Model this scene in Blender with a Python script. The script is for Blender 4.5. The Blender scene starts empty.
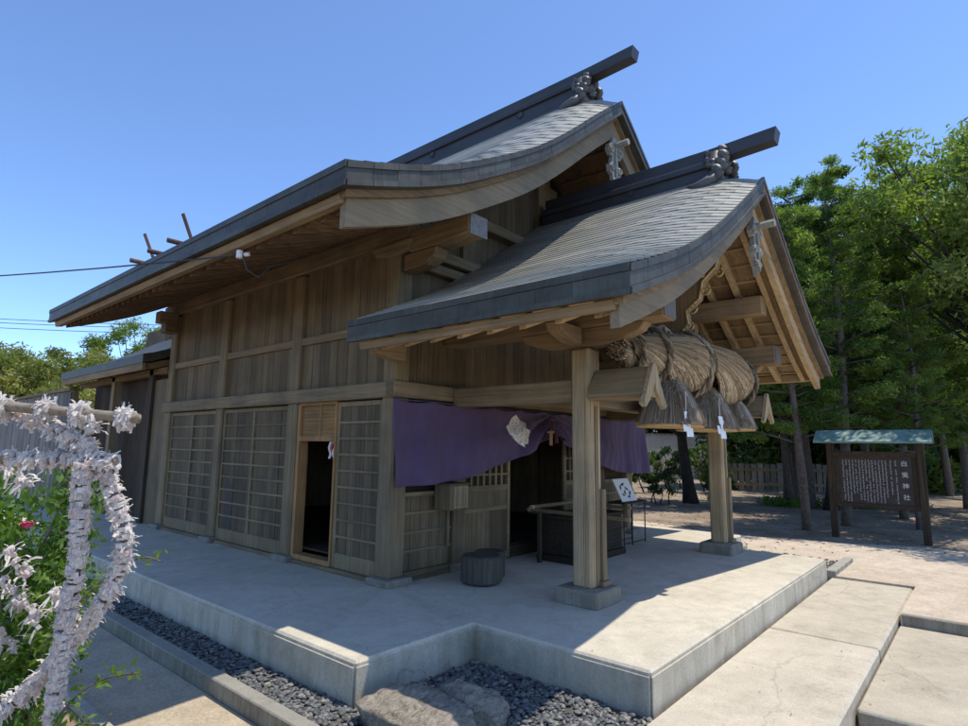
import bpy, math, random
import numpy as np
from mathutils import Vector, Matrix
random.seed(7); rng = np.random.default_rng(7)
C = bpy.context.scene.collection
R = math.radians
CX = 2.69            # centre line of the hall

# ------------------------------------------------------------------ helpers
def unit(v):
    v = np.array(v, float); return v/np.linalg.norm(v)

class MB:
    """collects geometry in world coordinates, links it as one mesh object"""
    def __init__(s): s.v = []; s.f = []; s.r = []
    def add(s, vs, fs, rnd=None):
        b = len(s.v); rnd = random.random() if rnd is None else rnd
        s.v += [tuple(p) for p in vs]
        for f in fs: s.f.append(tuple(b+i for i in f)); s.r.append(rnd)
    def box(s, a, b, rnd=None):
        x0, y0, z0 = [min(p, q) for p, q in zip(a, b)]; x1, y1, z1 = [max(p, q) for p, q in zip(a, b)]
        s.add([(x0,y0,z0),(x1,y0,z0),(x1,y1,z0),(x0,y1,z0),(x0,y0,z1),(x1,y0,z1),(x1,y1,z1),(x0,y1,z1)],
              [(0,3,2,1),(4,5,6,7),(0,1,5,4),(1,2,6,5),(2,3,7,6),(3,0,4,7)], rnd); return s
    def bar(s, p, q, w, h, up=(0,0,1), rnd=None):
        p = np.array(p, float); q = np.array(q, float); d = unit(q-p)
        a = np.cross(d, up); a = unit(a) if np.linalg.norm(a) > 1e-6 else np.array([1,0,0.]); c = np.cross(a, d)
        vs = [e + a*sx*w/2 + c*sy*h/2 for e in (p, q) for sx, sy in ((-1,-1),(1,-1),(1,1),(-1,1))]
        s.add(vs, [(0,1,2,3),(7,6,5,4),(0,4,5,1),(1,5,6,2),(2,6,7,3),(3,7,4,0)], rnd); return s
    def tube(s, pts, rad, n=8, rnd=None, cap=True):
        pts = [np.array(p, float) for p in pts]; m = len(pts)
        rad = [rad]*m if np.isscalar(rad) else list(rad)
        vs = []; ref = np.array([0.13, 0.21, 0.97])
        for i, p in enumerate(pts):
            d = unit(pts[min(i+1, m-1)] - pts[max(i-1, 0)])
            a = np.cross(d, ref)
            if np.linalg.norm(a) < .15: a = np.cross(d, (1, 0.1, 0))
            a = unit(a); b = np.cross(d, a)
            for k in range(n):
                t = 2*math.pi*k/n; vs.append(p + rad[i]*(a*math.cos(t) + b*math.sin(t)))
        fs = [(i*n+k, i*n+(k+1) % n, (i+1)*n+(k+1) % n, (i+1)*n+k) for i in range(m-1) for k in range(n)]
        if cap: fs += [tuple(range(n-1, -1, -1)), tuple((m-1)*n+k for k in range(n))]
        s.add(vs, fs, rnd); return s
    def prism(s, poly, axis, a, b, rnd=None):
        """poly: 2D points in the other two axes (order x,y,z without axis), extruded from a to b"""
        def P(p, t):
            return {'x': (t, p[0], p[1]), 'y': (p[0], t, p[1]), 'z': (p[0], p[1], t)}[axis]
        n = len(poly); vs = [P(p, a) for p in poly] + [P(p, b) for p in poly]
        fs = [tuple(range(n)), tuple(range(2*n-1, n-1, -1))] + [(i, (i+1) % n, n+(i+1) % n, n+i) for i in range(n)]
        s.add(vs, fs, rnd); return s
    def build(s, name, mat, parent=None, smooth=False, bevel=0):
        co = np.array(s.v, dtype=np.float64)
        lo, hi = co.min(0), co.max(0); org = np.array([(lo[0]+hi[0])/2, (lo[1]+hi[1])/2, lo[2]])
        me = bpy.data.meshes.new(name)
        me.from_pydata((co-org).tolist(), [], s.f); 
        at = me.attributes.new('rnd', 'FLOAT', 'FACE'); at.data.foreach_set('value', s.r)
        for m in (mat if isinstance(mat, (list, tuple)) else [mat]): me.materials.append(m)
        import bmesh
        bm = bmesh.new(); bm.from_mesh(me); bmesh.ops.recalc_face_normals(bm, faces=bm.faces); bm.to_mesh(me); bm.free()
        if smooth: me.polygons.foreach_set('use_smooth', [True]*len(me.polygons))
        o = bpy.data.objects.new(name, me); C.objects.link(o)
        link(o, parent, org)
        if bevel:
            b = o.modifiers.new('bevel', 'BEVEL'); b.width = bevel; b.segments = 1; b.limit_method = 'ANGLE'
        return o
WP = {}
def link(o, parent, org):
    org = Vector([float(t) for t in org]); WP[o.name] = org
    if parent is not None:
        o.parent = parent; o.location = org - WP[parent.name]
    else: o.location = org
def thing(name, loc, label, cat, group=None):
    o = bpy.data.objects.new(name, None); C.objects.link(o); o.empty_display_size = .2
    link(o, None, loc); return tag(o, label, cat, group)
def tag(o, label=None, cat=None, group=None, kind=None):
    if label: o['label'] = label
    if cat: o['category'] = cat
    if group: o['group'] = group
    if kind: o['kind'] = kind
    return o
def struct(o): o['kind'] = 'structure'; return o
def fastmesh(name, V, F4, rnd, mat, smooth=False):
    """V (n,3), F4 (m,4) numpy arrays"""
    me = bpy.data.meshes.new(name)
    me.vertices.add(len(V)); me.vertices.foreach_set('co', V.astype(np.float32).ravel())
    m = len(F4); me.loops.add(m*4); me.loops.foreach_set('vertex_index', F4.astype(np.int32).ravel())
    me.polygons.add(m); me.polygons.foreach_set('loop_start', np.arange(0, m*4, 4, dtype=np.int32))
    if smooth: me.polygons.foreach_set('use_smooth', np.ones(m, bool))
    at = me.attributes.new('rnd', 'FLOAT', 'FACE'); at.data.foreach_set('value', np.asarray(rnd, np.float32))
    me.materials.append(mat); me.update(calc_edges=True); return me

# ------------------------------------------------------------------ materials
def newmat(name):
    m = bpy.data.materials.new(name); m.use_nodes = True; nt = m.node_tree
    return m, nt, nt.nodes['Principled BSDF']
def N(nt, typ, **kw):
    n = nt.nodes.new(typ)
    for k, v in kw.items():
        if k in n.inputs: n.inputs[k].default_value = v
        else: setattr(n, k, v)
    return n
def ramp(nt, fac, stops):
    r = nt.nodes.new('ShaderNodeValToRGB'); e = r.color_ramp.elements
    while len(e) < len(stops): e.new(.5)
    for i, (p, c) in enumerate(stops): e[i].position = p; e[i].color = (*c, 1)
    nt.links.new(fac, r.inputs[0]); return r.outputs[0]
def texco(nt, scale=(1,1,1), world=False, rot=(0,0,0)):
    if world: g = nt.nodes.new('ShaderNodeNewGeometry'); src = g.outputs['Position']
    else: src = nt.nodes.new('ShaderNodeTexCoord').outputs['Object']
    mp = nt.nodes.new('ShaderNodeMapping'); mp.inputs['Scale'].default_value = scale; mp.inputs['Rotation'].default_value = rot
    nt.links.new(src, mp.inputs[0]); return mp.outputs[0]
def mixc(nt, fac, a, b, mode='MIX'):
    n = nt.nodes.new('ShaderNodeMix'); n.data_type = 'RGBA'; n.blend_type = mode
    for i, s in ((0, fac), (6, a), (7, b)):
        if hasattr(s, 'is_output'): nt.links.new(s, n.inputs[i])
        elif i == 0: n.inputs[0].default_value = s
        else: n.inputs[i].default_value = (*s, 1)
    return n.outputs[2]
def mathn(nt, op, a, b=None):
    n = nt.nodes.new('ShaderNodeMath'); n.operation = op
    for i, s in enumerate((a, b)):
        if s is None: continue
        if hasattr(s, 'is_output'): nt.links.new(s, n.inputs[i])
        else: n.inputs[i].default_value = s
    return n.outputs[0]
def attr_rnd(nt):
    a = nt.nodes.new('ShaderNodeAttribute'); a.attribute_name = 'rnd'; return a.outputs['Fac']
def bump(nt, bs, h, strength=.3, dist=.02):
    b = nt.nodes.new('ShaderNodeBump'); b.inputs['Strength'].default_value = strength; b.inputs['Distance'].default_value = dist
    nt.links.new(h, b.inputs['Height']); nt.links.new(b.outputs[0], bs.inputs['Normal'])
def noise(nt, vec, scale, detail=6, rough=.6, dist=0):
    n = nt.nodes.new('ShaderNodeTexNoise'); n.inputs['Scale'].default_value = scale; n.inputs['Detail'].default_value = detail
    n.inputs['Roughness'].default_value = rough; n.inputs['Distortion'].default_value = dist
    nt.links.new(vec, n.inputs['Vector']); return n.outputs['Fac']

def wood(name, ax, lo, mid, hi, var=.35, rough=.8, b=.35, crack=.5):
    """weathered wood with grain along axis ax"""
    m, nt, bs = newmat(name)
    sc = {'x': (1.2,28,28), 'y': (28,1.2,28), 'z': (28,28,1.2)}[ax]
    rn = attr_rnd(nt)
    v = texco(nt, sc, True)
    off = nt.nodes.new('ShaderNodeVectorMath'); off.operation = 'ADD'
    cb = nt.nodes.new('ShaderNodeCombineXYZ'); k = mathn(nt, 'MULTIPLY', rn, 37.0)
    for i in range(3): nt.links.new(k, cb.inputs[i])
    nt.links.new(v, off.inputs[0]); nt.links.new(cb.outputs[0], off.inputs[1])
    g = noise(nt, off.outputs[0], 1.0, 8, .65, .6)
    col = ramp(nt, g, [(.3, lo), (.5, mid), (.72, hi)])
    patch = noise(nt, texco(nt, (1,1,1), True), 1.7, 4, .6)
    pr = ramp(nt, patch, [(.3, (.72,.74,.78)), (.7, (1.18,1.12,1.05))])
    col = mixc(nt, 1.0, col, pr, 'MULTIPLY')
    br = ramp(nt, rn, [(0, (1-var,)*3), (1, (1+var*.8,)*3)])
    col = mixc(nt, 1.0, col, br, 'MULTIPLY')
    ck = noise(nt, texco(nt, tuple(t*2.3 if t > 2 else t*.5 for t in sc), True), 1.0, 2, .5, .3)
    ckr = ramp(nt, ck, [(.33, (.35,.32,.3)), (.40, (1,1,1))])
    col = mixc(nt, crack, col, mixc(nt, 1.0, col, ckr, 'MULTIPLY'))
    nt.links.new(col, bs.inputs['Base Color']); bs.inputs['Roughness'].default_value = rough
    bs.inputs['Specular IOR Level'].default_value = .25
    bump(nt, bs, g, b, .01); return m
def woods(name, lo, mid, hi, **k):
    a = [tuple(x*y for x, y in zip(c, (1.11, 1.01, .81))) for c in (lo, mid, hi)]
    return {ax: wood(name+'_'+ax, ax, *a, **k) for ax in 'xyz'}
W_WALL = woods('wall_wood', (.105,.086,.060), (.155,.129,.093), (.205,.174,.13), crack=.4, var=.24)
W_GREY = woods('grey_wood', (.15,.125,.088), (.215,.182,.132), (.275,.238,.178), var=.16, crack=.4)
W_PALE_BOUNCE = woods('pale_bounce_wood', (.32,.25,.17), (.42,.34,.24), (.52,.43,.315), var=.12, crack=.25)  # pale timber, its tone also raised to carry light bounced off the concrete
W_BEAM = woods('beam_wood', (.14,.108,.072), (.205,.162,.112), (.265,.215,.155), var=.16, crack=.4)
W_WARM = woods('warm_wood', (.18,.135,.088), (.255,.20,.137), (.33,.265,.187), var=.18, crack=.3)
W_DOOR = woods('door_wood', (.08,.067,.050), (.125,.105,.079), (.17,.146,.112), crack=.4, var=.25)
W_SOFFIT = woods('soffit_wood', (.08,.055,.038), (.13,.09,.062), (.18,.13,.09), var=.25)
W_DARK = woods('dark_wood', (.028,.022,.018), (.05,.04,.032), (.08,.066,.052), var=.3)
W_NEW = woods('new_wood', (.24,.14,.07), (.35,.215,.11), (.43,.28,.155), var=.1, crack=.2)
W_POST = woods('post_wood', (.23,.19,.135), (.33,.28,.205), (.43,.375,.285), var=.1, crack=.8)

def plain(name, col, rough=.6, metal=0, nz=None, var=.15, sc=20, bmp=.1, spec=.5):
    m, nt, bs = newmat(name)
    n = noise(nt, texco(nt, (1,1,1), True), sc, 6, .6)
    c = ramp(nt, n, [(.3, tuple(x*(1-var) for x in col)), (.7, tuple(min(1, x*(1+var)) for x in col))])
    nt.links.new(c, bs.inputs['Base Color']); bs.inputs['Roughness'].default_value = rough; bs.inputs['Metallic'].default_value = metal
    bs.inputs['Specular IOR Level'].default_value = spec
    if bmp: bump(nt, bs, n, bmp, .01)
    return m

def roof_metal(name, base, tint, metal=.35, rough=.42):
    m, nt, bs = newmat(name)
    rn = attr_rnd(nt); p = texco(nt, (1,1,1), True)
    a = noise(nt, p, 1.3, 5, .6); st = noise(nt, texco(nt, (2,.6,6), True), 3, 5, .7)
    c = ramp(nt, a, [(.35, base), (.65, tint)])
    c = mixc(nt, 1.0, c, ramp(nt, rn, [(0, (.82,.82,.83)), (1, (1.14,1.13,1.12))]), 'MULTIPLY')
    c = mixc(nt, 1.0, c, ramp(nt, st, [(.3, (.75,.75,.75)), (.7, (1.15,1.15,1.15))]), 'MULTIPLY')
    nt.links.new(c, bs.inputs['Base Color']); bs.inputs['Metallic'].default_value = metal
    rr = mathn(nt, 'MULTIPLY_ADD', st, .25); rr.node.inputs[2].default_value = rough-.1; nt.links.new(rr, bs.inputs['Roughness'])
    bump(nt, bs, noise(nt, p, 9, 4, .6), .12, .02); return m
M_ROOF = roof_metal('roof_sheet', (.26,.265,.225), (.345,.325,.275), .2, .45)
W_CURVED = wood('curved_board', 'x', (.19,.155,.10), (.235,.195,.13), (.28,.235,.165), var=.08, crack=.12, b=.12)
M_RIDGE = roof_metal('ridge_metal', (.040,.041,.047), (.062,.064,.070), .2, .45)
def edge_metal(name, brown=False):
    m, nt, bs = newmat(name); p = texco(nt, (1,1,1), True); rn = attr_rnd(nt)
    a = noise(nt, texco(nt, (1.4,1.4,3.5), True), 1.6, 6, .65)
    st = [(.3, (.038,.032,.024)), (.48, (.060,.055,.042)), (.62, (.064,.070,.056)), (.76, (.055,.105,.088))] if not brown else \
         [(.3, (.075,.05,.035)), (.55, (.12,.085,.06)), (.8, (.15,.12,.09)), (.9, (.15,.14,.12))]
    c = ramp(nt, a, st)
    c = mixc(nt, 1.0, c, ramp(nt, rn, [(0, (.72,)*3), (1, (1.25,)*3)]), 'MULTIPLY')
    g = noise(nt, texco(nt, (9,9,1.2), True), 2.5, 5, .7)
    c = mixc(nt, 1.0, c, ramp(nt, g, [(.3, (.7,)*3), (.7, (1.25,)*3)]), 'MULTIPLY')
    nt.links.new(c, bs.inputs['Base Color']); bs.inputs['Roughness'].default_value = .55; bs.inputs['Metallic'].default_value = .2
    bump(nt, bs, noise(nt, p, 14, 4, .6), .2, .01); return m
M_EDGE = edge_metal('verge_patina'); M_EDGEB = edge_metal('verge_brown', True)

def concrete(name, col, dirt=.5):
    m, nt, bs = newmat(name); p = texco(nt, (1,1,1), True)
    big = noise(nt, p, .9, 6, .62); fine = noise(nt, p, 60, 4, .6); mid = noise(nt, p, 6, 6, .7)
    c = ramp(nt, big, [(.3, tuple(x*.86 for x in col)), (.7, tuple(x*1.08 for x in col))])
    c = mixc(nt, 1.0, c, ramp(nt, mid, [(.35, (.9,.9,.89)), (.65, (1.05,1.05,1.05))]), 'MULTIPLY')
    c = mixc(nt, .6, c, mixc(nt, 1.0, c, ramp(nt, fine, [(.35, (.8,)*3), (.65, (1.1,)*3)]), 'MULTIPLY'))
    # run-off stains on the vertical faces
    geo = nt.nodes.new('ShaderNodeNewGeometry'); sx = nt.nodes.new('ShaderNodeSeparateXYZ'); nt.links.new(geo.outputs['Normal'], sx.inputs[0])
    vert = mathn(nt, 'SUBTRACT', 1.0, mathn(nt, 'ABSOLUTE', sx.outputs[2]))
    st = noise(nt, texco(nt, (5,5,.7), True), 1.6, 6, .7)
    sf = ramp(nt, st, [(.38, (.52,.49,.40)), (.62, (1.0,.99,.97))])
    c = mixc(nt, mathn(nt, 'MULTIPLY', vert, dirt), c, mixc(nt, 1.0, c, sf, 'MULTIPLY'))
    c = mixc(nt, 1.0, c, ramp(nt, attr_rnd(nt), [(0, (.84,.83,.80)), (1, (1.07,1.07,1.06))]), 'MULTIPLY')
    # dark weather stains on top
    tp = noise(nt, p, 2.6, 8, .75)
    c = mixc(nt, 1.0, c, ramp(nt, tp, [(.33, (.82,.81,.79)), (.5, (1,1,1))]), 'MULTIPLY')
    wv = nt.nodes.new('ShaderNodeVectorMath'); wv.operation = 'ADD'; nv = nt.nodes.new('ShaderNodeTexNoise'); nv.inputs['Scale'].default_value = 1.3; nv.inputs['Detail'].default_value = 6
    sc_ = nt.nodes.new('ShaderNodeVectorMath'); sc_.operation = 'SCALE'; sc_.inputs['Scale'].default_value = .8; nt.links.new(p, nv.inputs['Vector']); nt.links.new(nv.outputs['Color'], sc_.inputs[0])
    nt.links.new(p, wv.inputs[0]); nt.links.new(sc_.outputs[0], wv.inputs[1])
    vo = nt.nodes.new('ShaderNodeTexVoronoi'); vo.feature = 'DISTANCE_TO_EDGE'; vo.inputs['Scale'].default_value = .42; nt.links.new(wv.outputs[0], vo.inputs['Vector'])
    c = mixc(nt, 1.0, c, ramp(nt, vo.outputs['Distance'], [(0, (.80,.79,.76)), (.0011, (1,1,1))]), 'MULTIPLY')
    blot = noise(nt, p, 1.7, 9, .8, 1.2); c = mixc(nt, 1.0, c, ramp(nt, blot, [(.30, (.78,.76,.71)), (.42, (1,1,1)), (.66, (1,1,1)), (.74, (1.06,1.05,1.03))]), 'MULTIPLY')
    nt.links.new(c, bs.inputs['Base Color']); bs.inputs['Roughness'].default_value = .85; bs.inputs['Specular IOR Level'].default_value = .3
    h = mathn(nt, 'ADD', fine, mid); bump(nt, bs, h, .18, .01); return m
M_CONC = concrete('platform_concrete', (.655,.595,.485)); M_STEP = concrete('step_concrete', (.54,.48,.385)); M_KERB = concrete('kerb_concrete', (.36,.34,.29), .8)
M_STONE = concrete('post_stone', (.30,.275,.23), .6)

def sand(name, a, b, c3, sc=1.0):
    m, nt, bs = newmat(name); p = texco(nt, (1,1,1), True)
    big = noise(nt, p, .35*sc, 7, .65, .4); fine = noise(nt, p, 45, 5, .7); mid = noise(nt, p, 4, 7, .7)
    c = ramp(nt, big, [(.3, a), (.5, b), (.7, c3)])
    c = mixc(nt, 1.0, c, ramp(nt, mid, [(.3, (.78,.77,.76)), (.65, (1.08,)*3)]), 'MULTIPLY')
    c = mixc(nt, 1.0, c, ramp(nt, fine, [(.3, (.72,)*3), (.7, (1.18,)*3)]), 'MULTIPLY')
    nt.links.new(c, bs.inputs['Base Color']); bs.inputs['Roughness'].default_value = .95; bs.inputs['Specular IOR Level'].default_value = .1
    bump(nt, bs, mathn(nt, 'ADD', fine, mid), .5, .015); return m
M_SAND = sand('courtyard_sand', (.50,.41,.315), (.57,.475,.37), (.63,.53,.42))
M_EARTH = sand('bare_earth', (.16,.12,.085), (.22,.17,.12), (.28,.22,.155), 3)
M_PATH = sand('path_surface', (.46,.375,.26), (.52,.43,.31), (.57,.48,.35), 2)
M_GBED = sand('gravel_bed_soil', (.09,.08,.07), (.13,.12,.10), (.18,.16,.13), 5)

def leafmat(name, cols, transl=.35):
    m, nt, bs = newmat(name); rn = attr_rnd(nt)
    c = ramp(nt, rn, [(i/(len(cols)-1), k) for i, k in enumerate(cols)])
    n = noise(nt, texco(nt, (1,1,1), True), 1.1, 3, .6)
    c = mixc(nt, 1.0, c, ramp(nt, n, [(.35, (.7,.75,.7)), (.65, (1.2,1.15,1.0))]), 'MULTIPLY')
    nt.links.new(c, bs.inputs['Base Color']); bs.inputs['Roughness'].default_value = .5; bs.inputs['Specular IOR Level'].default_value = .35
    tr = nt.nodes.new('ShaderNodeBsdfTranslucent'); mx = nt.nodes.new('ShaderNodeMixShader'); mx.inputs[0].default_value = transl
    tc = mixc(nt, 1.0, c, (1.5,1.7,.6), 'MULTIPLY'); nt.links.new(tc, tr.inputs[0])
    nt.links.new(bs.outputs[0], mx.inputs[1]); nt.links.new(tr.outputs[0], mx.inputs[2])
    nt.links.new(mx.outputs[0], nt.nodes['Material Output'].inputs[0]); return m
L_CEDAR = leafmat('cedar_leaf', [(.05,.09,.028), (.095,.155,.042), (.15,.22,.06), (.24,.30,.095)], .5)
L_BROAD = leafmat('broad_leaf', [(.07,.11,.032), (.13,.185,.05), (.21,.26,.08), (.33,.36,.17)], .5)
L_YEL = leafmat('yellow_leaf', [(.10,.13,.04), (.18,.21,.07), (.29,.28,.10), (.38,.32,.14)], .4)
L_BUSH = leafmat('bush_leaf', [(.04,.09,.015), (.08,.16,.025), (.14,.23,.04), (.2,.28,.06)], .4)
L_WOOD = leafmat('wood_leaf', [(.03,.055,.018), (.06,.095,.028), (.12,.165,.045), (.24,.28,.085)], .45)
L_DARK = leafmat('forest_leaf', [(.022,.048,.018), (.04,.078,.024), (.075,.125,.035), (.13,.19,.055)], .4)
M_BARK = plain('bark', (.13,.105,.085), .95, var=.4, sc=14, bmp=.6)
M_BARKD = plain('dark_bark', (.035,.03,.026), .95, var=.4, sc=10, bmp=.6)

# ------------------------------------------------------------------ profiles of the two roofs (u = distance from the centre line)
def mkprof(pts):
    us = np.array([p[0] for p in pts]); zs = np.array([p[1] for p in pts])
    d = np.gradient(zs, us)
    def f(u):
        u = np.clip(np.abs(u), us[0], us[-1]); i = np.clip(np.searchsorted(us, u)-1, 0, len(us)-2)
        h = us[i+1]-us[i]; t = (u-us[i])/h
        return (2*t**3-3*t**2+1)*zs[i] + (t**3-2*t**2+t)*h*d[i] + (-2*t**3+3*t**2)*zs[i+1] + (t**3-t**2)*h*d[i+1]
    return f
PP = mkprof([(0,4.44),(.5,4.09),(1.11,3.69),(1.6,3.385),(2.27,3.02),(2.81,2.785),(3.33,2.588)])
PM = mkprof([(0,6.05),(.72,5.50),(1.34,5.005),(1.9,4.60),(2.575,4.20),(3.14,3.90),(3.47,3.755),(3.89,3.60),(4.33,3.455)])
PORT = dict(z=PP, y0=-3.01, y1=-.02, ul=3.33, ur=3.04, th=.2, bb=.43, up=.20)
MAIN = dict(z=PM, y0=-1.30, y1=6.5, ul=4.33, ur=4.33, th=.19, bb=.48, up=.29)
def zroof(P, u, y):
    um = P['ul']; t = min(max((y-P['y0'])/.95, 0), 1); t = 1-(1-t)**2.2
    return float(P['z'](u)) + P['up']*max(0, 1-u/um)**.8*t

hall = thing('shrine_hall', (CX, 2.9, 0), 'weathered timber shrine hall with a large curved metal roof and a gabled front porch', 'shrine')

def make_roof(nm, P, row, sheet, verge):
    z = P['z']; y0, y1 = P['y0'], P['y1']
    # solid roofing body
    us = list(np.linspace(-P['ul'], 0, 18)) + list(np.linspace(0, P['ur'], 18))[1:]
    poly = [(CX+u, float(z(u))-.012) for u in us]
    low = [(CX+u*(.995), float(z(u))-P['th']) for u in us][::-1]
    body = MB()
    n = len(us)
    pts = poly+low; m = len(pts)
    vs = [(p[0], y0+.012, p[1]) for p in pts] + [(p[0], y1-.01, p[1]) for p in pts]
    for i in range(n-1):
        a, b, c, d = i, i+1, m-2-i, m-1-i
        body.add([vs[a], vs[b], vs[c], vs[d]], [(0,1,2,3)], .5)
        body.add([vs[m+a], vs[m+b], vs[m+c], vs[m+d]], [(3,2,1,0)], .5)
        body.add([vs[a], vs[b], vs[m+b], vs[m+a]], [(0,1,2,3)], .5)
        body.add([vs[d], vs[c], vs[m+c], vs[m+d]], [(0,1,2,3)], .5)
    for (a, d) in ((0, m-1), (n-1, n)):
        body.add([vs[a], vs[d], vs[m+d], vs[m+a]], [(0,1,2,3)], .5)
    root = body.build(nm, M_EDGE, hall)
    # overlapping metal sheets
    for sgn, umax in ((-1, P['ul']), (1, P['ur'])):
        sh = MB(); 
        L = 0; uu = [0.0]; u = umax
        edges = [umax]
        while u > .12:
            sl = (float(z(max(u-.05, 0)))-float(z(u)))/.05 if u > .05 else 1
            u -= row/math.sqrt(1+sl*sl); edges.append(max(u, 0))
        for i in range(len(edges)-1):
            ua, ub = edges[i], edges[i+1]; za, zb = float(z(ua)), float(z(ub))
            y = y0 + (sheet*.5 if i % 2 else 0) + .0
            cuts = [y0] + ([y0+.15,y0+.42,y0+.8] if i % 2 else [y0+.28,y0+.58,y0+.95]) + list(np.arange(y0+1.2+sheet*(.5 if i % 2 else 1), y1-.1, sheet)) + [y1]
            for j in range(len(cuts)-1):
                a, b = cuts[j]+.002, cuts[j+1]-.002
                lift = .009 + random.uniform(-.001, .0015); t = random.uniform(-.0008, .0008)
                xa, xb = CX+sgn*ua, CX+sgn*ub
                z1, z2, z3, z4 = zroof(P, ua, a), zroof(P, ua, b), zroof(P, ub, b), zroof(P, ub, a)
                sh.add([(xa,a,z1+lift+t),(xa,b,z2+lift-t),(xb,b,z3+.001),(xb,a,z4+.001),(xa,a,z1-.006),(xa,b,z2-.006)],
                       [(0,1,2,3),(4,5,1,0)])
        sh.build('roof_sheeting', M_ROOF, root)
        # verge trim: short folded plates along the front edge
        vt = MB(); k = int(umax/.24)
        for i in range(k):
            ua, ub = umax*i/k+.002, umax*(i+1)/k-.002
            for (o0, o1, pr) in ((.0, .055, .012), (.058, P['th']-.045, .003), (P['th']-.042, P['th']+.004, .016)):
                r_ = random.random()
                A = [(CX+sgn*ua, float(z(ua))-o0), (CX+sgn*ub, float(z(ub))-o0), (CX+sgn*ub, float(z(ub))-o1), (CX+sgn*ua, float(z(ua))-o1)]
                vt.prism(A, 'y', y0+.02, y0-pr+random.uniform(0, .003), r_)
        vt.build('verge_trim', M_EDGEB if (verge and sgn > 0) else M_EDGE, root)
        # eave trim along the lower edge
        et = MB(); zz = float(z(umax)); x = CX+sgn*umax
        yy = y0
        while yy < y1-.05:
            ln = min(random.uniform(.3, .45), y1-yy)
            for (o0, o1, pr) in ((-.006, .05, .014), (.053, P['th']-.04, .006), (P['th']-.037, P['th']+.004, .018)):
                et.box((x-sgn*.02, yy+.001, zz-o1), (x+sgn*pr, yy+ln-.001, zz-o0))
            yy += ln
        et.build('eave_trim', M_EDGE, root)
    return root

mroof = make_roof('main_roof', MAIN, .16, 1.2, False)
proof = make_roof('porch_roof', PORT, .115, 1.1, True)

def slope_strip(mb, z, sgn, u0, u1, o0, o1, ya, yb, n=14, rnd=None):
    """a curved plank following the roof from u0 to u1, between depths o0 and o1 under the surface, from ya to yb"""
    us = np.linspace(u0, u1, n); r = random.random() if rnd is None else rnd
    top = [(CX+sgn*u, float(z(u))-o0) for u in us]; bot = [(CX+sgn*u, float(z(u))-o1) for u in us]
    for i in range(n-1):
        q = [top[i], top[i+1], bot[i+1], bot[i]]
        vs = [(p[0], ya, p[1]) for p in q] + [(p[0], yb, p[1]) for p in q]
        fs = [(0,1,2,3),(7,6,5,4),(0,4,5,1),(3,2,6,7)]
        if i == 0: fs.append((0,3,7,4))
        if i == n-2: fs.append((1,5,6,2))
        mb.add(vs, fs, r)

# bargeboards, verge boards, ceilings, rafters
for nm, P, root in (('main', MAIN, mroof), ('porch', PORT, proof)):
    z = P['z']; y0 = P['y0']; th = P['th']
    for sgn, um in ((-1, P['ul']), (1, P['ur'])):
        b = MB(); slope_strip(b, z, sgn, 0.0, um-.06, th-.002, th+.065, y0+.08, y0+.30, 20); b.build('verge_board', W_BEAM['x'], root)
        b = MB()
        # bargeboard, a little deeper towards its foot
        n = 22; us = np.linspace(0, um-.10, n)
        for i in range(n-1):
            q = []
            for k, (u, e) in enumerate(((us[i], 0), (us[i+1], 0), (us[i+1], 1), (us[i], 1))):
                w = P['bb'] + .03*(1-abs(2*u/um-1))*0
                q.append((CX+sgn*u, float(z(u)) - (th+.067 if e == 0 else w)))
            vs = [(p[0], y0+.13, p[1]) for p in q] + [(p[0], y0+.20, p[1]) for p in q]
            fs = [(0,1,2,3),(7,6,5,4),(0,4,5,1),(3,2,6,7)]
            if i == n-2: fs.append((1,5,6,2))
            b.add(vs, fs, .6)
        b.build('bargeboard', W_CURVED if (sgn < 0 or nm == 'main') else W_PALE_BOUNCE['x'], hall)  # right porch board gets lighter wood in place of bounce light
        # ceiling boards over the rafters
        cb = MB(); yy = y0+.22; ye = P['y1'] if nm == 'porch' else P['y1']-.15
        while yy < ye-.02:
            w = min(random.uniform(.14, .2), ye-yy)
            if nm == 'main' and yy > .05: u0 = 2.55
            else: u0 = 0.02
            slope_strip(cb, z, sgn, u0, um-.05, th+.001, th+.014, yy+.002, yy+w-.002, 12); yy += w
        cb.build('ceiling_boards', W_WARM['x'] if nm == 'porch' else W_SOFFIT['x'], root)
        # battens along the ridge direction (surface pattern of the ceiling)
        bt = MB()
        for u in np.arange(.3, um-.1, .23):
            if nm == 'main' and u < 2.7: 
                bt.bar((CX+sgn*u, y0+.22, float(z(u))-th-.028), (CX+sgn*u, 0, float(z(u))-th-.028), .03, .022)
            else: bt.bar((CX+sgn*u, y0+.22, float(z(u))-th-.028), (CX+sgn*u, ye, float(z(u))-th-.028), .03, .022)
        bt.build('ceiling_battens', W_PALE_BOUNCE['y'] if nm == 'porch' else W_SOFFIT['y'], root)
        # fascia behind the metal eave
        zz = float(z(um)); x = CX+sgn*(um-.05)
        f = MB(); f.prism([(x, zz-th-.005), (x+sgn*.0-sgn*.12, zz-th+.03), (x-sgn*.10, zz-th-.06), (x-sgn*.015, zz-th-.075)], 'y', y0+.15, P['y1']-.12)
        f.build('eave_fascia', W_WARM['y'], root)
        if nm == 'main' and sgn > 0: continue
        step = .205 if nm == 'main' else .33
        yy = y0+.33
        while yy < ye-.05:
            rf = MB()
            u0 = 2.5 if (nm == 'main' and yy > .02) else .03
            slope_strip(rf, z, sgn, u0, um-.17, th+.04, th+.15, yy-.033, yy+.033, 9)
            rf.build('rafter', W_PALE_BOUNCE['x'] if nm == 'porch' else W_SOFFIT['x'], hall, bevel=.004); yy += step

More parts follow.
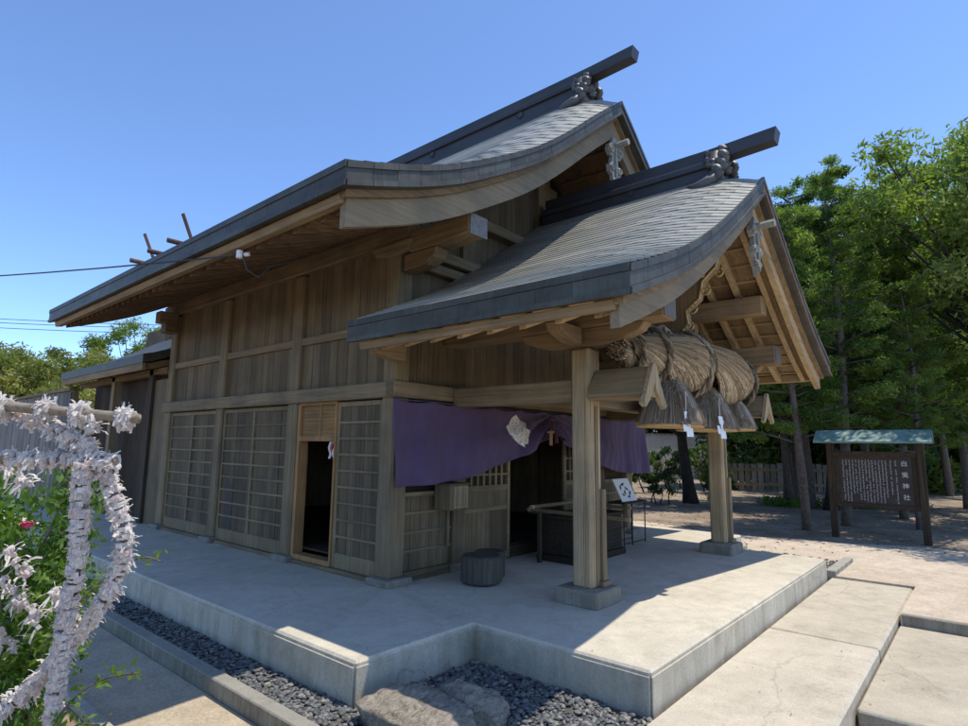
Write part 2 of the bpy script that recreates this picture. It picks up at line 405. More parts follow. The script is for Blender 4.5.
# ridges
def ridge(P, yb, ye, zb, tip, root, curl_y):
    z0 = float(P['z'](0.0))+P['up']-.10
    b = MB(); zt = z0+zb
    b.box((CX-.17, yb, z0-.22), (CX+.17, ye, zt-.10)); b.box((CX-.19, yb-.01, z0-.24), (CX+.19, ye, z0-.01))
    b.box((CX-.21, yb-.02, zt-.12), (CX+.21, ye, zt-.05)); b.box((CX-.14, yb, zt-.05), (CX+.14, ye, zt))
    r_ = b.build('ridge', M_RIDGE, root, bevel=.008)
    # top beam with upturned pointed end
    t = MB(); n = 14
    ys = np.linspace(ye, tip, n)
    hs = [zt+.003+.03*max(0, (yb-y)/(yb-tip))*(1 if y < yb else 0) for y in ys]
    for i in range(n-1):
        a, c = ys[i], ys[i+1]; h0, h1 = hs[i], hs[i+1]
        up = .145
        c2 = c - (.03 if i == n-2 else 0)
        vs = [(CX-.085,a,h0),(CX+.085,a,h0),(CX+.085,c,h1),(CX-.085,c,h1),(CX-.095,a,h0+up),(CX+.095,a,h0+up),(CX+.095,c2,h1+up),(CX-.095,c2,h1+up)]
        fs = [(0,3,2,1),(4,5,6,7),(1,2,6,5),(3,0,4,7)]
        if i == 0: fs.append((0,1,5,4))
        if i == n-2: fs.append((2,3,7,6))
        t.add(vs, fs, .4)
    t.build('ridge_beam', M_RIDGE, root)
    # round crests on the ridge sides
    for yy in np.arange(yb+1.0, ye-.3, 1.9):
        c = MB()
        for rr, dx in ((.075, .004), (.045, .014)):
            m = 14; vs = [(CX-.17-dx, yy+rr*math.cos(2*math.pi*k/m), z0+zb*.45+rr*math.sin(2*math.pi*k/m)) for k in range(m)]
            vs += [(CX-.165, v[1], v[2]) for v in vs]
            c.add(vs, [tuple(range(m))] + [(k, (k+1) % m, m+(k+1) % m, m+k) for k in range(m)], .8)
        for k in range(8):
            a = k*math.pi/4; c.box((CX-.19, yy+.055*math.cos(a)-.008, z0+zb*.45+.055*math.sin(a)-.008), (CX-.17, yy+.055*math.cos(a)+.008, z0+zb*.45+.055*math.sin(a)+.008))
        c.build('ridge_crest', M_RIDGE, root)
    # carved cloud finial at the ridge end
    f = MB(); H = .40; zf = z0-.06
    def scroll(c, r0, turns, dirn, wid, x):
        pts = []; rad = []
        for k in range(20):
            t = k/19; a = dirn*t*turns*2*math.pi+1.2; r = r0*(1-.8*t)
            pts.append((x, c[0]+r*math.cos(a), c[1]+r*math.sin(a))); rad.append(wid*(1-.35*t))
        f.tube(pts, rad, 8, random.uniform(.5, 1))
    f.box((CX-.20, yb-.09, zf-.12), (CX+.20, yb-.002, zf+H-.06), .6)
    for sx in (-1, 1):
        for (dy, dz, r0, w_, xx) in ((-.10,.86,.055,.045,.10),(-.12,.60,.06,.05,.17),(-.10,.34,.065,.05,.20),(-.02,.50,.05,.045,.22),(-.0,.80,.05,.04,.15),(-.06,.10,.07,.055,.24)):
            scroll((yb+dy, zf+H*dz), r0, 1.1, 1 if dy < -.05 else -1, w_, CX+sx*xx)
        f.tube([(CX+sx*.24, yb-.07, zf+.02), (CX+sx*.30, yb+.03, zf-.07), (CX+sx*.30, yb+.15, zf-.09), (CX+sx*.25, yb+.24, zf-.04)], [.06,.065,.055,.03], 8, .8)
    for k in range(7):
        a = k*2*math.pi/7; f.tube([(CX, yb-.10, zf+H*.5), (CX+.09*math.cos(a), yb-.12, zf+H*.5+.09*math.sin(a))], [.03,.045], 7, .7)
    f.build('ridge_finial', M_FIN, root, smooth=True)
M_FIN = roof_metal('finial_metal', (.07,.068,.066), (.125,.12,.115), .25, .5)
ridge(MAIN, -.72, 6.4, .30, -1.50, mroof, 0)
ridge(PORT, -2.50, -.12, .225, -3.16, proof, 0)

# gable pendants
M_PALE = plain('pale_carving', (.27,.27,.235), .75, var=.3, sc=30)
def pendant(y, ztop, h, root):
    g = MB()
    zt = ztop
    out = [(-.05,0),(.05,0),(.09,-.12),(.17,-.15),(.20,-.24),(.13,-.31),(.08,-.30),(.10,-.42),(.17,-.46),(.16,-.56),(.08,-.60),(.05,-.72),(0,-.86)]
    out = out + [(-a, b) for a, b in out[::-1][1:-1]]
    poly = [(CX+a*h*1.05, zt+b*h) for a, b in out]
    g.prism(poly, 'y', y, y+.05, .5)
    for s in (-1, 1):
        for cx_, cz, r0 in ((.13,-.22,.07), (.11,-.50,.06), (.05,-.70,.045)):
            pts = [(CX+s*(cx_+r0*(1-.8*t)*math.cos(8*t))*h, y-.012, zt+(cz+r0*(1-.8*t)*math.sin(8*t))*h) for t in np.linspace(0, 1, 14)]
            g.tube(pts, .017*h*1.3, 6, .9)
    g.tube([(CX, y-.01, zt-.1*h), (CX, y-.02, zt-.8*h)], [.03*h, .015*h], 6, .8)
    o = g.build('gable_pendant', M_PALE, root)
    p = MB(); p.tube([(CX, y+.05, zt-.13*h), (CX, y-.20, zt-.13*h)], [.035, .045], 6, .9); p.build('hexagonal_pin', M_PALE, o)
pendant(-2.90, 3.98, .78, hall)
pendant(-1.19, 5.55, .92, hall)

# ------------------------------------------------------------------ timber frame of the hall
XR = 2*CX            # right side wall line
YB = 5.95
def post(x0, x1, y0, y1, z0, z1, mat=W_POST, name='post', par=hall, bev=.02):
    b = MB(); b.box((x0,y0,z0),(x1,y1,z1)); return b.build(name, mat['z'], par, bevel=bev)
def stone(x0, x1, y0, y1, h=.07, name='post_base'):
    b = MB(); b.prism([(x0,y0),(x1,y0),(x1,y1),(x0,y1)], 'z', -.01, h, .5)
    return b.build(name, M_STONE, hall, bevel=.018)
PW = .21
for (px_, py_) in ((0,0),(0,1.86),(0,3.86),(0,YB-.21)):
    post(px_, px_+PW, py_, py_+PW, .06, 3.57 if py_ != 0 else 3.66, W_GREY)
    stone(px_-.09, px_+PW+.05, py_-.09, py_+PW+.06)
for py_ in (0, 1.86, 3.86, YB-.21):
    post(XR-PW, XR, py_, py_+PW, .06, 3.57, W_GREY)
    stone(XR-PW-.05, XR+.09, py_-.09, py_+PW+.06)
# front inner pillars
for x0 in (.94, XR-.94-.19):
    post(x0, x0+.19, .01, .20, .0, 1.92, W_WALL, bev=.01)
for x0 in (.94, XR-.94-.19): stone(x0-.03, x0+.22, -.03, .2, .09, 'pillar_block')

# left wall: lintel, rail, sill, boards, sliding doors
def beam(a, b, w, name, ax, par=hall, bev=.008):
    m = MB(); m.box(a, b); return m.build(name, w[ax], par, bevel=bev)
beam((-.045, -.045, 1.905), (.10, YB+.02, 2.07), W_GREY, 'lintel', 'y')
beam((-.045, -.048, 1.903), (XR+.045, .10, 2.072), W_GREY, 'lintel', 'x')
beam((XR-.10, .105, 1.905), (XR+.045, YB, 2.07), W_GREY, 'lintel', 'y')
beam((-.02, -.02, -.005), (.12, YB, .045), W_WALL, 'sill', 'y')
def boards_y(x, y0, y1, z0, z1, w=(.14,.22), par=hall, mat=W_WALL, name='wall_boards', th=.02, dark=None):
    m = MB(); y = y0
    while y < y1-.01:
        ln = min(random.uniform(*w), y1-y)
        if y1-(y+ln) < .05: ln = y1-y
        o = random.uniform(0, .005)
        m.box((x-o, y+.002, z0), (x+th, y+ln-.002, z1)); y += ln
    return m.build(name, mat['z'], par)
def boards_x(y, x0, x1, z0, z1, w=(.14,.22), par=hall, mat=W_WALL, name='wall_boards', th=.02):
    m = MB(); x = x0
    while x < x1-.01:
        ln = min(random.uniform(*w), x1-x)
        if x1-(x+ln) < .05: ln = x1-x
        o = random.uniform(0, .005)
        m.box((x+.002, y-o, z0), (x+ln-.002, y+th, z1)); x += ln
    return m.build(name, mat['z'], par)
bays = [(PW, 1.86), (1.86+PW, 3.86), (3.86+PW, YB-.21)]
for xx in (.10, XR-.14):
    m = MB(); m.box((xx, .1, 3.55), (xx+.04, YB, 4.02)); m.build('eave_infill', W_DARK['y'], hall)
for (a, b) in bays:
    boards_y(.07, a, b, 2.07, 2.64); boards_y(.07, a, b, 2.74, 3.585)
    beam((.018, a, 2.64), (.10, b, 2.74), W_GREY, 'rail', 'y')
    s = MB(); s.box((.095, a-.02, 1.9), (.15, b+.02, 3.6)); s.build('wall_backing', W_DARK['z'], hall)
    for zz in ():
        pass
# under-eave beam (keta) with its forward nose
beam((-.02, -.16, 3.585), (.25, YB+.05, 3.80), W_BEAM, 'eave_beam', 'y', bev=.015)
b = MB(); b.prism([(-1.02,3.66),(-1.02,3.47),(-.62,3.44),(-.16,3.44),(-.16,3.66)], 'x', -.01, .24, .6); b.build('eave_beam_nose', W_BEAM['y'], hall, bevel=.01)
b = MB(); b.box((.0, -1.035, 3.455), (.25, -1.022, 3.665)); b.build('nose_plate', plain('white_paint', (.17,.17,.165), .7, var=.3), hall)
b = MB(); b.prism([(-.55,3.44),(-.50,3.34),(-.38,3.28),(-.05,3.26),(-.05,3.44)], 'x', .02, .21, .4); b.build('bracket_arm', W_BEAM['y'], hall, bevel=.01)
b = MB(); b.prism([(.42,3.583),(.34,3.47),(.1,3.43),(.0,3.43),(-.2,3.46),(-.24,3.583)], 'x', -.06, .0, .3); b.build('corner_block', W_GREY['y'], hall, bevel=.01)
# far end noses of the eave beam
b = MB(); b.prism([(YB+.05,3.79),(YB+.05,3.60),(YB+.38,3.62),(YB+.40,3.79)], 'x', .0, .23, .5); b.build('eave_beam_nose', W_BEAM['y'], hall, bevel=.01)
b = MB(); b.box((-.30, YB-.24, 3.40), (-.001, YB-.04, 3.60)); b.box((-.20, YB-.25, 3.25), (-.001, YB-.03, 3.398)); b.build('bracket_arm', W_BEAM['x'], hall, bevel=.01)

def lattice_door_y(y0, y1, z0, z1, mid=True, rows=9, x=.05):
    d = MB(); fr = .05
    d.box((x-.012, y0, z0), (x+.03, y0+fr, z1)); d.box((x-.012, y1-fr, z0), (x+.03, y1, z1))
    d.box((x-.011, y0+fr, z1-.055), (x+.03, y1-fr, z1)); d.box((x-.011, y0+fr, z0), (x+.03, y1-fr, z0+.16))
    root = d.build('sliding_door', W_GREY['z'], hall, bevel=.004)
    boards_y(x+.012, y0+fr, y1-fr, z0+.16, z1-.055, (.11,.16), root, W_DOOR, 'door_boards', .015)
    l = MB(); zs = np.linspace(z0+.16, z1-.055, rows+1)
    for zz in zs[1:-1]: l.box((x-.010, y0+fr+.001, zz-.0125), (x+.012, y1-fr-.001, zz+.0125))
    if mid: ym = (y0+y1)/2; l.box((x-.013, ym-.022, z0+.161), (x+.0115, ym+.022, z1-.056))
    l.build('door_lattice', W_GREY['y'], root)
    return root
b = None
for (a, b) in ((3.86+PW+.01, YB-.22), (1.86+PW+.01, 3.85)):
    lattice_door_y(a, b, .045, 1.89)
lattice_door_y(.22, 1.03, .045, 1.89, False)
# thin dark brown patch in front of the second door's boards
b = MB(); b.box((.055, 3.46, .21), (.061, 3.68, .84)); b.build('faded_board', plain('faded_navy', (.045,.036,.030), .7), hall)
# open doorway in fresh wood
f = MB(); f.box((.03, 1.80, .05), (.16, 1.857, 1.90)); f.box((.02, 1.03, .05), (.16, 1.06, 1.90)); f.box((.03, 1.06, 1.44), (.15, 1.80, 1.50)); f.box((.02, 1.06, .046), (.16, 1.80, .10)); f.box((.02,1.06,1.87),(.15,1.80,1.905))
dfm = f.build('door_frame', W_NEW['z'], hall)
f = MB(); f.box((.08, 1.06, 1.50), (.10, 1.80, 1.87)); f.build('transom_panel', wood('reed_blind', 'y', (.30,.16,.06), (.44,.26,.11), (.54,.35,.17), var=.1, crack=.1), dfm)
f = MB()
for k in range(26): f.box((.066, 1.065, 1.505+k*.014), (.0785, 1.795, 1.5135+k*.014))
f.build('reed_blind', wood('reed', 'y', (.30,.16,.06), (.42,.25,.105), (.52,.33,.16), var=.25, crack=.1), dfm)
f = MB(); f.box((.060, 1.40, 1.50), (.079, 1.43, 1.87)); f.build('transom_stile', W_NEW['z'], dfm)

t = thing('door_cloth', (.05, 1.14, 1.2), 'small red and white cloth strips hanging at the top of the open side doorway', 'cloth')
for k, (y_, c_, z_) in enumerate(((1.09,(.70,.66,.60),1.22),(1.13,(.45,.05,.05),1.27),(1.17,(.70,.66,.60),1.24))):
    m = MB()
    for q in range(6):
        za, zb_ = 1.437-(1.437-z_)*q/6, 1.437-(1.437-z_)*(q+1)/6; o0, o1 = .012*math.sin(q*1.3+k), .012*math.sin((q+1)*1.3+k)
        m.add([(.045+o0,y_-.018,za),(.045+o0,y_+.018,za),(.045+o1,y_+.02,zb_),(.045+o1,y_-.02,zb_),(.049+o0,y_-.018,za),(.049+o0,y_+.018,za),(.049+o1,y_+.02,zb_),(.049+o1,y_-.02,zb_)], [(0,1,2,3),(7,6,5,4),(0,4,7,3),(1,2,6,5)], .5)
    m.build('cloth_strip', plain('strip_cloth%d' % k, c_, .9), t)
# front wall
def xmir(x0, x1): return (XR-x1, XR-x0)
for side in (0, 1):
    X = (lambda a, b: (a, b)) if side == 0 else xmir
    a, b_ = X(PW, .94)
    boards_x(.07, a, b_, .10, .86, (.12,.2))
    m = MB()
    for zz in (.30, .49, .69): m.box((a, .045, zz-.014), (b_, .07, zz+.014))
    m.build('wall_battens', W_GREY['x'], hall)
    beam((a, .03, .86), (b_, .11, .91), W_GREY, 'rail', 'x'); beam((a, .015, .0), (b_, .12, .10), W_WALL, 'sill', 'x')
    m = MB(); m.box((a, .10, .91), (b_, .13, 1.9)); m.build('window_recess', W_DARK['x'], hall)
    # lattice door
    a, b_ = X(1.13, 2.05)
    m = MB(); z0 = .02
    m.box((a, .06, z0), (a+.06, .10, 1.90)); m.box((b_-.05, .06, z0), (b_, .10, 1.90))
    for (p, q) in ((z0, .10), (.62, .67), (.86, .93), (1.83, 1.9)): m.box((a+.06, .062, p), (b_-.05, .098, q))
    dr = m.build('lattice_door', W_GREY['x'], hall, bevel=.004)
    boards_x(.078, a+.06, b_-.05, .10, .62, (.2,.3), dr, W_WALL, 'door_panel', .015); boards_x(.078, a+.06, b_-.05, .67, .86, (.5,.8), dr, W_WALL, 'door_panel', .015)
    m = MB()
    for k in range(1, 7):
        xx = a+.06+(b_-a-.11)*k/7; m.box((xx-.014, .066, .93), (xx+.014, .09, 1.83))
    for zz in (1.06, 1.25, 1.44, 1.63): m.box((a+.06, .062, zz-.012), (b_-.05, .088, zz+.012))
    m.build('door_lattice', W_GREY['z'], dr)
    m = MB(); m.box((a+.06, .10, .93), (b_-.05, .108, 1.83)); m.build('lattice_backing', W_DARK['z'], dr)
# gable wall above the lintel
m = MB(); x = PW
boards = []
def gable_boards():
    m = MB(); x = PW
    while x < XR-PW-.01:
        w = min(random.uniform(.14, .22), XR-PW-x)
        zt = float(PM(max(abs(x-CX), abs(x+w-CX))))-.36; o = random.uniform(0, .006)
        m.box((x+.002, .07-o, 2.07), (x+w-.002, .10, max(zt, 3.4))); x += w
    return m.build('gable_boards', W_WALL['z'], hall)
gable_boards()
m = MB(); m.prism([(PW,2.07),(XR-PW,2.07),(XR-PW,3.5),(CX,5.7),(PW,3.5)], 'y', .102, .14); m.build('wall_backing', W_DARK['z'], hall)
beam((.25, -.10, 3.50), (XR-.25, .16, 3.63), W_GREY, 'cross_beam', 'x', bev=.012)
beam((.28, -.055, 3.36), (XR-.28, .12, 3.47), W_GREY, 'cross_beam', 'x', bev=.012)
beam((.95, -.09, 4.12), (XR-.95, .12, 4.25), W_GREY, 'cross_beam', 'x', bev=.012)
for xx in (1.02, 2.60, XR-1.17): post(xx, xx+.16, .0, .1, 3.63, 4.12 if xx != 2.6 else 5.4, W_GREY, 'gable_strut', bev=.006)
# porch-level wall parts under the porch roof
# side and back walls, floor inside
m = MB(); m.box((XR-.10, PW, .05), (XR-.06, YB, 3.6)); m.build('side_wall', W_WALL['z'], hall)
m = MB(); m.box((PW, YB-.1, .0), (XR-.1, YB-.06, 5.0)); m.build('back_wall', W_WALL['z'], hall)
m = MB(); m.box((.16, .14, .14), (XR-.14, YB-.1, .16)); m.box((2.05, .10, .0), (XR-2.05, .13, .14)); m.build('floor_boards', W_DARK['x'], hall)
m = MB(); m.box((.16, .15, 3.62), (XR-.14, YB-.1, 3.65)); m.build('inner_ceiling', W_DARK['x'], hall)

# ------------------------------------------------------------------ porch
PXL = (.80, 1.01); PXR = (4.37, 4.58); PY = (-1.86, -1.65)
for (x0, x1) in (PXL, PXR):
    pr_ = post(x0, x1, PY[0], PY[1], .13, 2.36, W_POST, 'porch_post', hall, .025)
    b = MB()
    b.box((x0+.085, PY[0]-.004, .15), (x0+.097, PY[0]+.01, 1.8)); b.box((x0+.125, PY[0]-.004, .15), (x0+.132, PY[0]+.01, 1.8)); b.build('post_groove_strip', W_DARK['z'], pr_)
    b = MB(); b.box((x0+.16, PY[0]-.030, .19), (x1+.025, PY[0]-.001, 1.02)); b.box((x0+.13, PY[0]-.05, .142), (x1+.06, PY[0]+.02, .19)); b.build('conduit_cover', W_GREY['z'], pr_, bevel=.006)
    stone(x0-.12, x1+.12, PY[0]-.12, PY[1]+.12, .14)
    # bracket arm and purlin
    b = MB(); b.prism([(-2.42,2.55),(-2.36,2.47),(-2.16,2.40),(-2.0,2.37),(-1.44,2.37),(-1.28,2.40),(-1.08,2.47),(-1.02,2.55)], 'x', x0+.03, x1-.03, .5)
    b.build('bracket_arm', W_WARM['y'], hall, bevel=.008)
    b = MB(); b.prism([(x0-.42,2.55),(x0-.38,2.47),(x0-.2,2.41),(x0-.02,2.38),(x0-.02,2.55)], 'y', -1.80, -1.64, .5)
    b.build('bracket_arm', W_WARM['x'], hall, bevel=.008)
    b = MB(); b.prism([(x1+.42,2.55),(x1+.38,2.47),(x1+.2,2.41),(x1+.02,2.38),(x1+.02,2.55)], 'y', -1.80, -1.64, .5)
    b.build('bracket_arm', W_WARM['x'], hall, bevel=.008)
    beam((x0-.03, -2.62, 2.55), (x1+.03, .06, 2.80), W_WARM if x0 > 2 else W_BEAM, 'purlin', 'y', bev=.012)
    b = MB(); b.box((x0-.02, -2.628, 2.56), (x1+.02, -2.6205, 2.79)); b.build('purlin_end_plate', plain('end_plate', (.13,.115,.10), .7), hall)
    # tie beam from the hall to the post, its nose under a small metal-clad gabled cap
    beam((x0+.03, PY[1]+.001, 1.84), (x1-.03, -.05, 2.06), W_BEAM, 'tie_beam', 'y', bev=.015)
    c = MB(); xm = (x0+x1)/2; ya, yb_ = -1.872, -2.42
    ny = 8
    for sgn in (-1, 1):
        for i in range(ny):
            y_a = ya+(yb_-ya)*i/ny; y_b = ya+(yb_-ya)*(i+1)/ny
            pr2 = [(0, 2.14), (.05, 2.08), (.10, 2.01), (.15, 1.935), (.18, 1.89)]
            for j in range(4):
                (p, zp), (q, zq) = pr2[j], pr2[j+1]
                c.add([(xm+sgn*p, y_a, zp), (xm+sgn*q, y_a, zq), (xm+sgn*q, y_b, zq), (xm+sgn*p, y_b, zp),
                       (xm+sgn*p, y_a, zp-.02), (xm+sgn*q, y_a, zq-.02), (xm+sgn*q, y_b, zq-.02), (xm+sgn*p, y_b, zp-.02)],
                      [(0,1,2,3),(4,7,6,5),(0,4,5,1),(3,2,6,7),(1,5,6,2)], .5)
    cap = c.build('beam_end_cap', W_CAP if False else W_GREY['y'], hall)
    c = MB(); c.box((xm-.16, ya, 1.845), (xm+.16, yb_+.02, 1.885)); c.build('cap_sill', W_BEAM['y'], cap)
    # flared pale end boards of the cap
    c = MB()
    for sgn in (-1, 1):
        c.prism([(xm, 2.17), (xm, 1.99), (xm+sgn*.03, 1.93), (xm+sgn*.10, 1.83), (xm+sgn*.19, 1.76), (xm+sgn*.25, 1.79), (xm+sgn*.17, 1.90), (xm+sgn*.10, 2.03), (xm+sgn*.03, 2.15)], 'y', yb_-.005, yb_-.045, .7)
    c.prism([(xm-.12,1.86),(xm-.05,1.98),(xm,2.05),(xm+.05,1.98),(xm+.12,1.86)], 'y', yb_-.002, yb_-.02, .5)
    c.build('cap_gable', M_CAPW if False else W_POST['z'], cap)
b = MB(); b.prism([(-.40,2.49),(-.40,2.36),(-.33,2.30),(-.14,2.27),(-.001,2.27),(-.001,2.49)], 'y', -.17, -.03, .6); b.build('eave_bracket', W_WARM['x'], hall, bevel=.008)
# beams between the two porch posts
beam((PXL[1], -1.83, 1.80), (PXR[0], -1.61, 2.08), W_BEAM, 'porch_head_beam', 'x', bev=.015)
beam((PXL[1]-.02, -1.86, 2.56), (PXR[0]+.02, -1.60, 2.82), W_GREY, 'porch_cross_beam', 'x', bev=.015)
for (xa, xb) in ((1.50, 1.72), (XR-1.72, XR-1.50)):
    zt = float(PP(CX-(xa+xb)/2))-.37
    beam((xa, -2.66, zt-.23), (xb, .06, zt), W_WARM, 'purlin', 'y', bev=.01)
    b = MB(); b.box((xa+.04, -1.79, 2.82), (xb-.04, -1.66, zt-.24)); b.build('strut', W_WARM['z'], hall)
beam((CX-.11, -2.62, 3.80), (CX+.11, .06, 4.04), W_WARM, 'ridge_purlin', 'y', bev=.01)
# carved brace with gilded scrolls, standing on the cross beam under the ridge purlin
b = MB(); b.prism([(-2.56,3.80),(-2.05,3.80),(-1.86,3.40),(-1.62,3.05),(-1.60,2.82),(-1.86,2.82),(-2.0,2.74),(-2.12,2.86),(-2.10,3.02),(-2.26,3.14),(-2.30,3.34),(-2.46,3.48)], 'x', CX-.07, CX+.07, .6)
br_ = b.build('carved_brace', W_WARM['z'], hall, bevel=.01)
M_GOLD = plain('faded_gilding', (.55,.40,.16), .5, .3, var=.25)
b = MB()
def yz(pts, x, r): b.tube([(x, p[0], p[1]) for p in pts], r, 6, .6)
yz([(-2.57,3.78),(-2.47,3.48),(-2.31,3.33),(-2.27,3.14),(-2.11,3.01),(-2.13,2.86),(-2.01,2.73)], CX-.085, .012)
for (cy_, cz_, rr) in ((-2.50,3.40,.06),(-2.34,3.22,.07),(-2.18,3.02,.07),(-2.14,2.82,.06),(-2.05,2.72,.05)):
    yz([(cy_+rr*(1-.8*t)*math.cos(7*t+2), cz_+rr*(1-.8*t)*math.sin(7*t+2)) for t in np.linspace(0, 1, 14)], CX-.088, .011)
b.build('gilded_scroll', M_GOLD, br_)
# gable wall behind the porch roof is the hall's own; close the porch end
# ------------------------------------------------------------------ purple curtain
def curtain():
    m, nt, bs = newmat('purple_cloth')
    n = noise(nt, texco(nt, (1,1,1), True), 3, 4, .6); w = noise(nt, texco(nt, (1,1,1), True), 260, 2, .5)
    c = ramp(nt, n, [(.3, (.075,.045,.10)), (.7, (.105,.066,.135))]); nt.links.new(c, bs.inputs['Base Color'])
    bs.inputs['Roughness'].default_value = .85; bs.inputs['Sheen Weight'].default_value = .15; bump(nt, bs, w, .15, .002)
    def bottom(x):
        t = abs(x-CX)/(5.60-CX)
        pts = [(0,1.60),(.05,1.53),(.12,1.43),(.2,1.335),(.35,1.20),(.5,1.10),(.65,1.03),(.8,1.0),(1.0,.985)]
        return float(np.interp(t, [p[0] for p in pts], [p[1] for p in pts]))
    nu, nv = 220, 40; V = []; F = []
    xs = np.linspace(-.14, 5.58, nu+1)
    for i, x in enumerate(xs):
        top = 1.88 - .05*abs(math.sin((x+.1)*math.pi/.52))**.7*.6
        bt = bottom(x); g = math.exp(-((x-CX)/.9)**2)
        for j in range(nv+1):
            v = j/nv; z = top+(bt-top)*v
            d = abs(x-CX)
            # swags radiate from the gathered centre, vertical folds further out
            ph = math.atan2(1.85-z, max(d, .02))
            fold = .055*math.sin(ph*15 + .6*math.sin(d*5))*min(1, v*2.2)*(.35+.9*math.exp(-d/1.1))
            fold += .042*math.sin(x*8.5+1.3*math.sin(x*2.3)+v*1.2)*(.3+.7*v)*(1-g)
            fold += .010*math.sin(x*31+v*5)*(.3+.7*v)
            y = -.115 - .05*v*(1-g*.4) + fold - .05*g*v
            V.append((x, y-.02, z))
    # left edge wraps round the corner post
    for i in range(nu):
        for j in range(nv):
            a = i*(nv+1)+j; F.append((a, a+nv+1, a+nv+2, a+1))
    mb = MB(); mb.v = V; mb.f = F; mb.r = [.5]*len(F)
    o = mb.build('purple_curtain', m, None, smooth=True)
    s = o.modifiers.new('thick', 'SOLIDIFY'); s.thickness = .004
    tag(o, 'purple cloth curtain across the hall front, gathered up in the middle', 'curtain')
    # pale crest printed on the cloth where it is bunched
    mm, nt, bs = newmat('crest_print'); n = noise(nt, texco(nt, (1,1,1), True), 16, 5, .7, 1.5)
    nt.links.new(ramp(nt, n, [(.40, (.82,.78,.70)), (.50, (.80,.76,.68)), (.54, (.25,.20,.22)), (.60, (.72,.67,.60))]), bs.inputs['Base Color']); bs.inputs['Roughness'].default_value = .9
    c = MB(); V2 = []; nn = 18
    cxx, czz = 1.90, 1.61
    def surf(x, z):
        i = int(np.clip(round((x+.10)/5.68*nu), 0, nu)); tp = V[i*(nv+1)][2]; bt = V[i*(nv+1)+nv][2]
        v = np.clip((tp-z)/(tp-bt), 0, 1); return V[i*(nv+1)+int(round(v*nv))][1]
    out = [(.0,.20),(.08,.14),(.17,.10),(.22,.0),(.25,-.09),(.20,-.17),(.24,-.22),(.14,-.22),(.04,-.17),(-.07,-.14),(-.17,-.05),(-.19,.04),(-.12,.09),(-.08,.16)]
    P = [(cxx+a, czz+b) for a, b in out]
    rings = []
    for k in range(7):
        s = k/6; rings.append([(cxx+(p[0]-cxx)*s, surf(cxx+(p[0]-cxx)*s, czz+(p[1]-czz)*s)-.012-.03*(1-s)+.006*math.sin(9*i+5*s), czz+(p[1]-czz)*s) for i, p in enumerate(P)])
    n_ = len(P); vs = [q for rg in rings for q in rg]
    c.add(vs, [(k*n_+i, k*n_+(i+1) % n_, (k+1)*n_+(i+1) % n_, (k+1)*n_+i) for k in range(6) for i in range(n_)], .5)
    cr = c.build('crest', mm, o, smooth=True)
    r = MB(); pts = [(x, -.10, 1.885-.012*abs(math.sin((x+.1)*math.pi/.52))) for x in np.linspace(-.12, 5.55, 60)]
    r.tube(pts, .006, 5); 
    for x in np.arange(-.06, 5.5, .26): r.tube([(x, -.10, 1.88), (x+.01, -.11, 1.845)], .004, 4)
    r.build('curtain_cord', plain('dark_cord', (.12,.10,.12), .9), o)
curtain()

# tag hanging in the gathered gap
t = thing('hanging_tag', (2.42, -.32, 1.42), 'small wooden tag and maroon tassel hanging where the purple curtain parts', 'tag')
b = MB(); b.prism([(2.39,1.43),(2.45,1.43),(2.45,1.60),(2.42,1.64),(2.39,1.60)], 'y', -.33, -.315); b.build('wooden_plate', W_WARM['z'], t)
b = MB(); b.bar((2.34,-.322,1.60),(2.50,-.322,1.605),.012,.025); b.build('cross_bar', W_NEW['x'], t)
b = MB(); b.tube([(2.42,-.322,1.86),(2.42,-.322,1.60)], .004, 5); b.tube([(2.42,-.322,1.86),(2.54,-.322,1.64)], .004, 5); b.build('cord', plain('red_cord', (.14,.03,.03), .8), t)
b = MB(); b.tube([(2.54,-.322,1.64),(2.545,-.322,1.58),(2.55,-.322,1.46)], [.012,.022,.03], 8); b.build('tassel', plain('maroon_thread', (.10,.02,.03), .9), t)

# ------------------------------------------------------------------ sacred straw rope
def straw(name, ax, a=(.17,.125,.075), b=(.33,.255,.165), c=(.50,.41,.29), dens=60):
    m, nt, bs = newmat(name)
    sc = {'x': (4,dens,dens), 'y': (dens,4,dens), 'z': (dens,dens,4)}[ax]
    g = noise(nt, texco(nt, sc, True), 1.0, 5, .7, .8); rn = attr_rnd(nt)
    col = ramp(nt, g, [(.32, a), (.5, b), (.68, c)])
    col = mixc(nt, 1.0, col, ramp(nt, rn, [(0, (.38,.36,.33)), (.5, (.9,.88,.85)), (1, (1.55,1.55,1.45))]), 'MULTIPLY')
    nt.links.new(col, bs.inputs['Base Color']); bs.inputs['Roughness'].default_value = .8; bs.inputs['Specular IOR Level'].default_value = .2
    bump(nt, bs, g, .4, .01); return m
M_STRAW = straw('straw_lengthwise', 'x'); M_STRAWZ = straw('straw_hanging', 'z', (.12,.095,.065), (.24,.195,.14), (.38,.32,.24), 90)
M_STRAND, _nt, _bs = newmat('straw_strand')
_nt.links.new(ramp(_nt, attr_rnd(_nt), [(0,(.07,.05,.03)),(.3,(.20,.145,.085)),(.65,(.38,.29,.18)),(.9,(.52,.42,.28)),(1,(.66,.56,.40))]), _bs.inputs['Base Color']); _bs.inputs['Roughness'].default_value = .7
M_STRANDG, _nt, _bs = newmat('skirt_strand')
_nt.links.new(ramp(_nt, attr_rnd(_nt), [(0,(.07,.055,.04)),(.3,(.18,.14,.095)),(.65,(.32,.255,.175)),(.9,(.46,.375,.265)),(1,(.58,.49,.36))]), _bs.inputs['Base Color']); _bs.inputs['Roughness'].default_value = .8
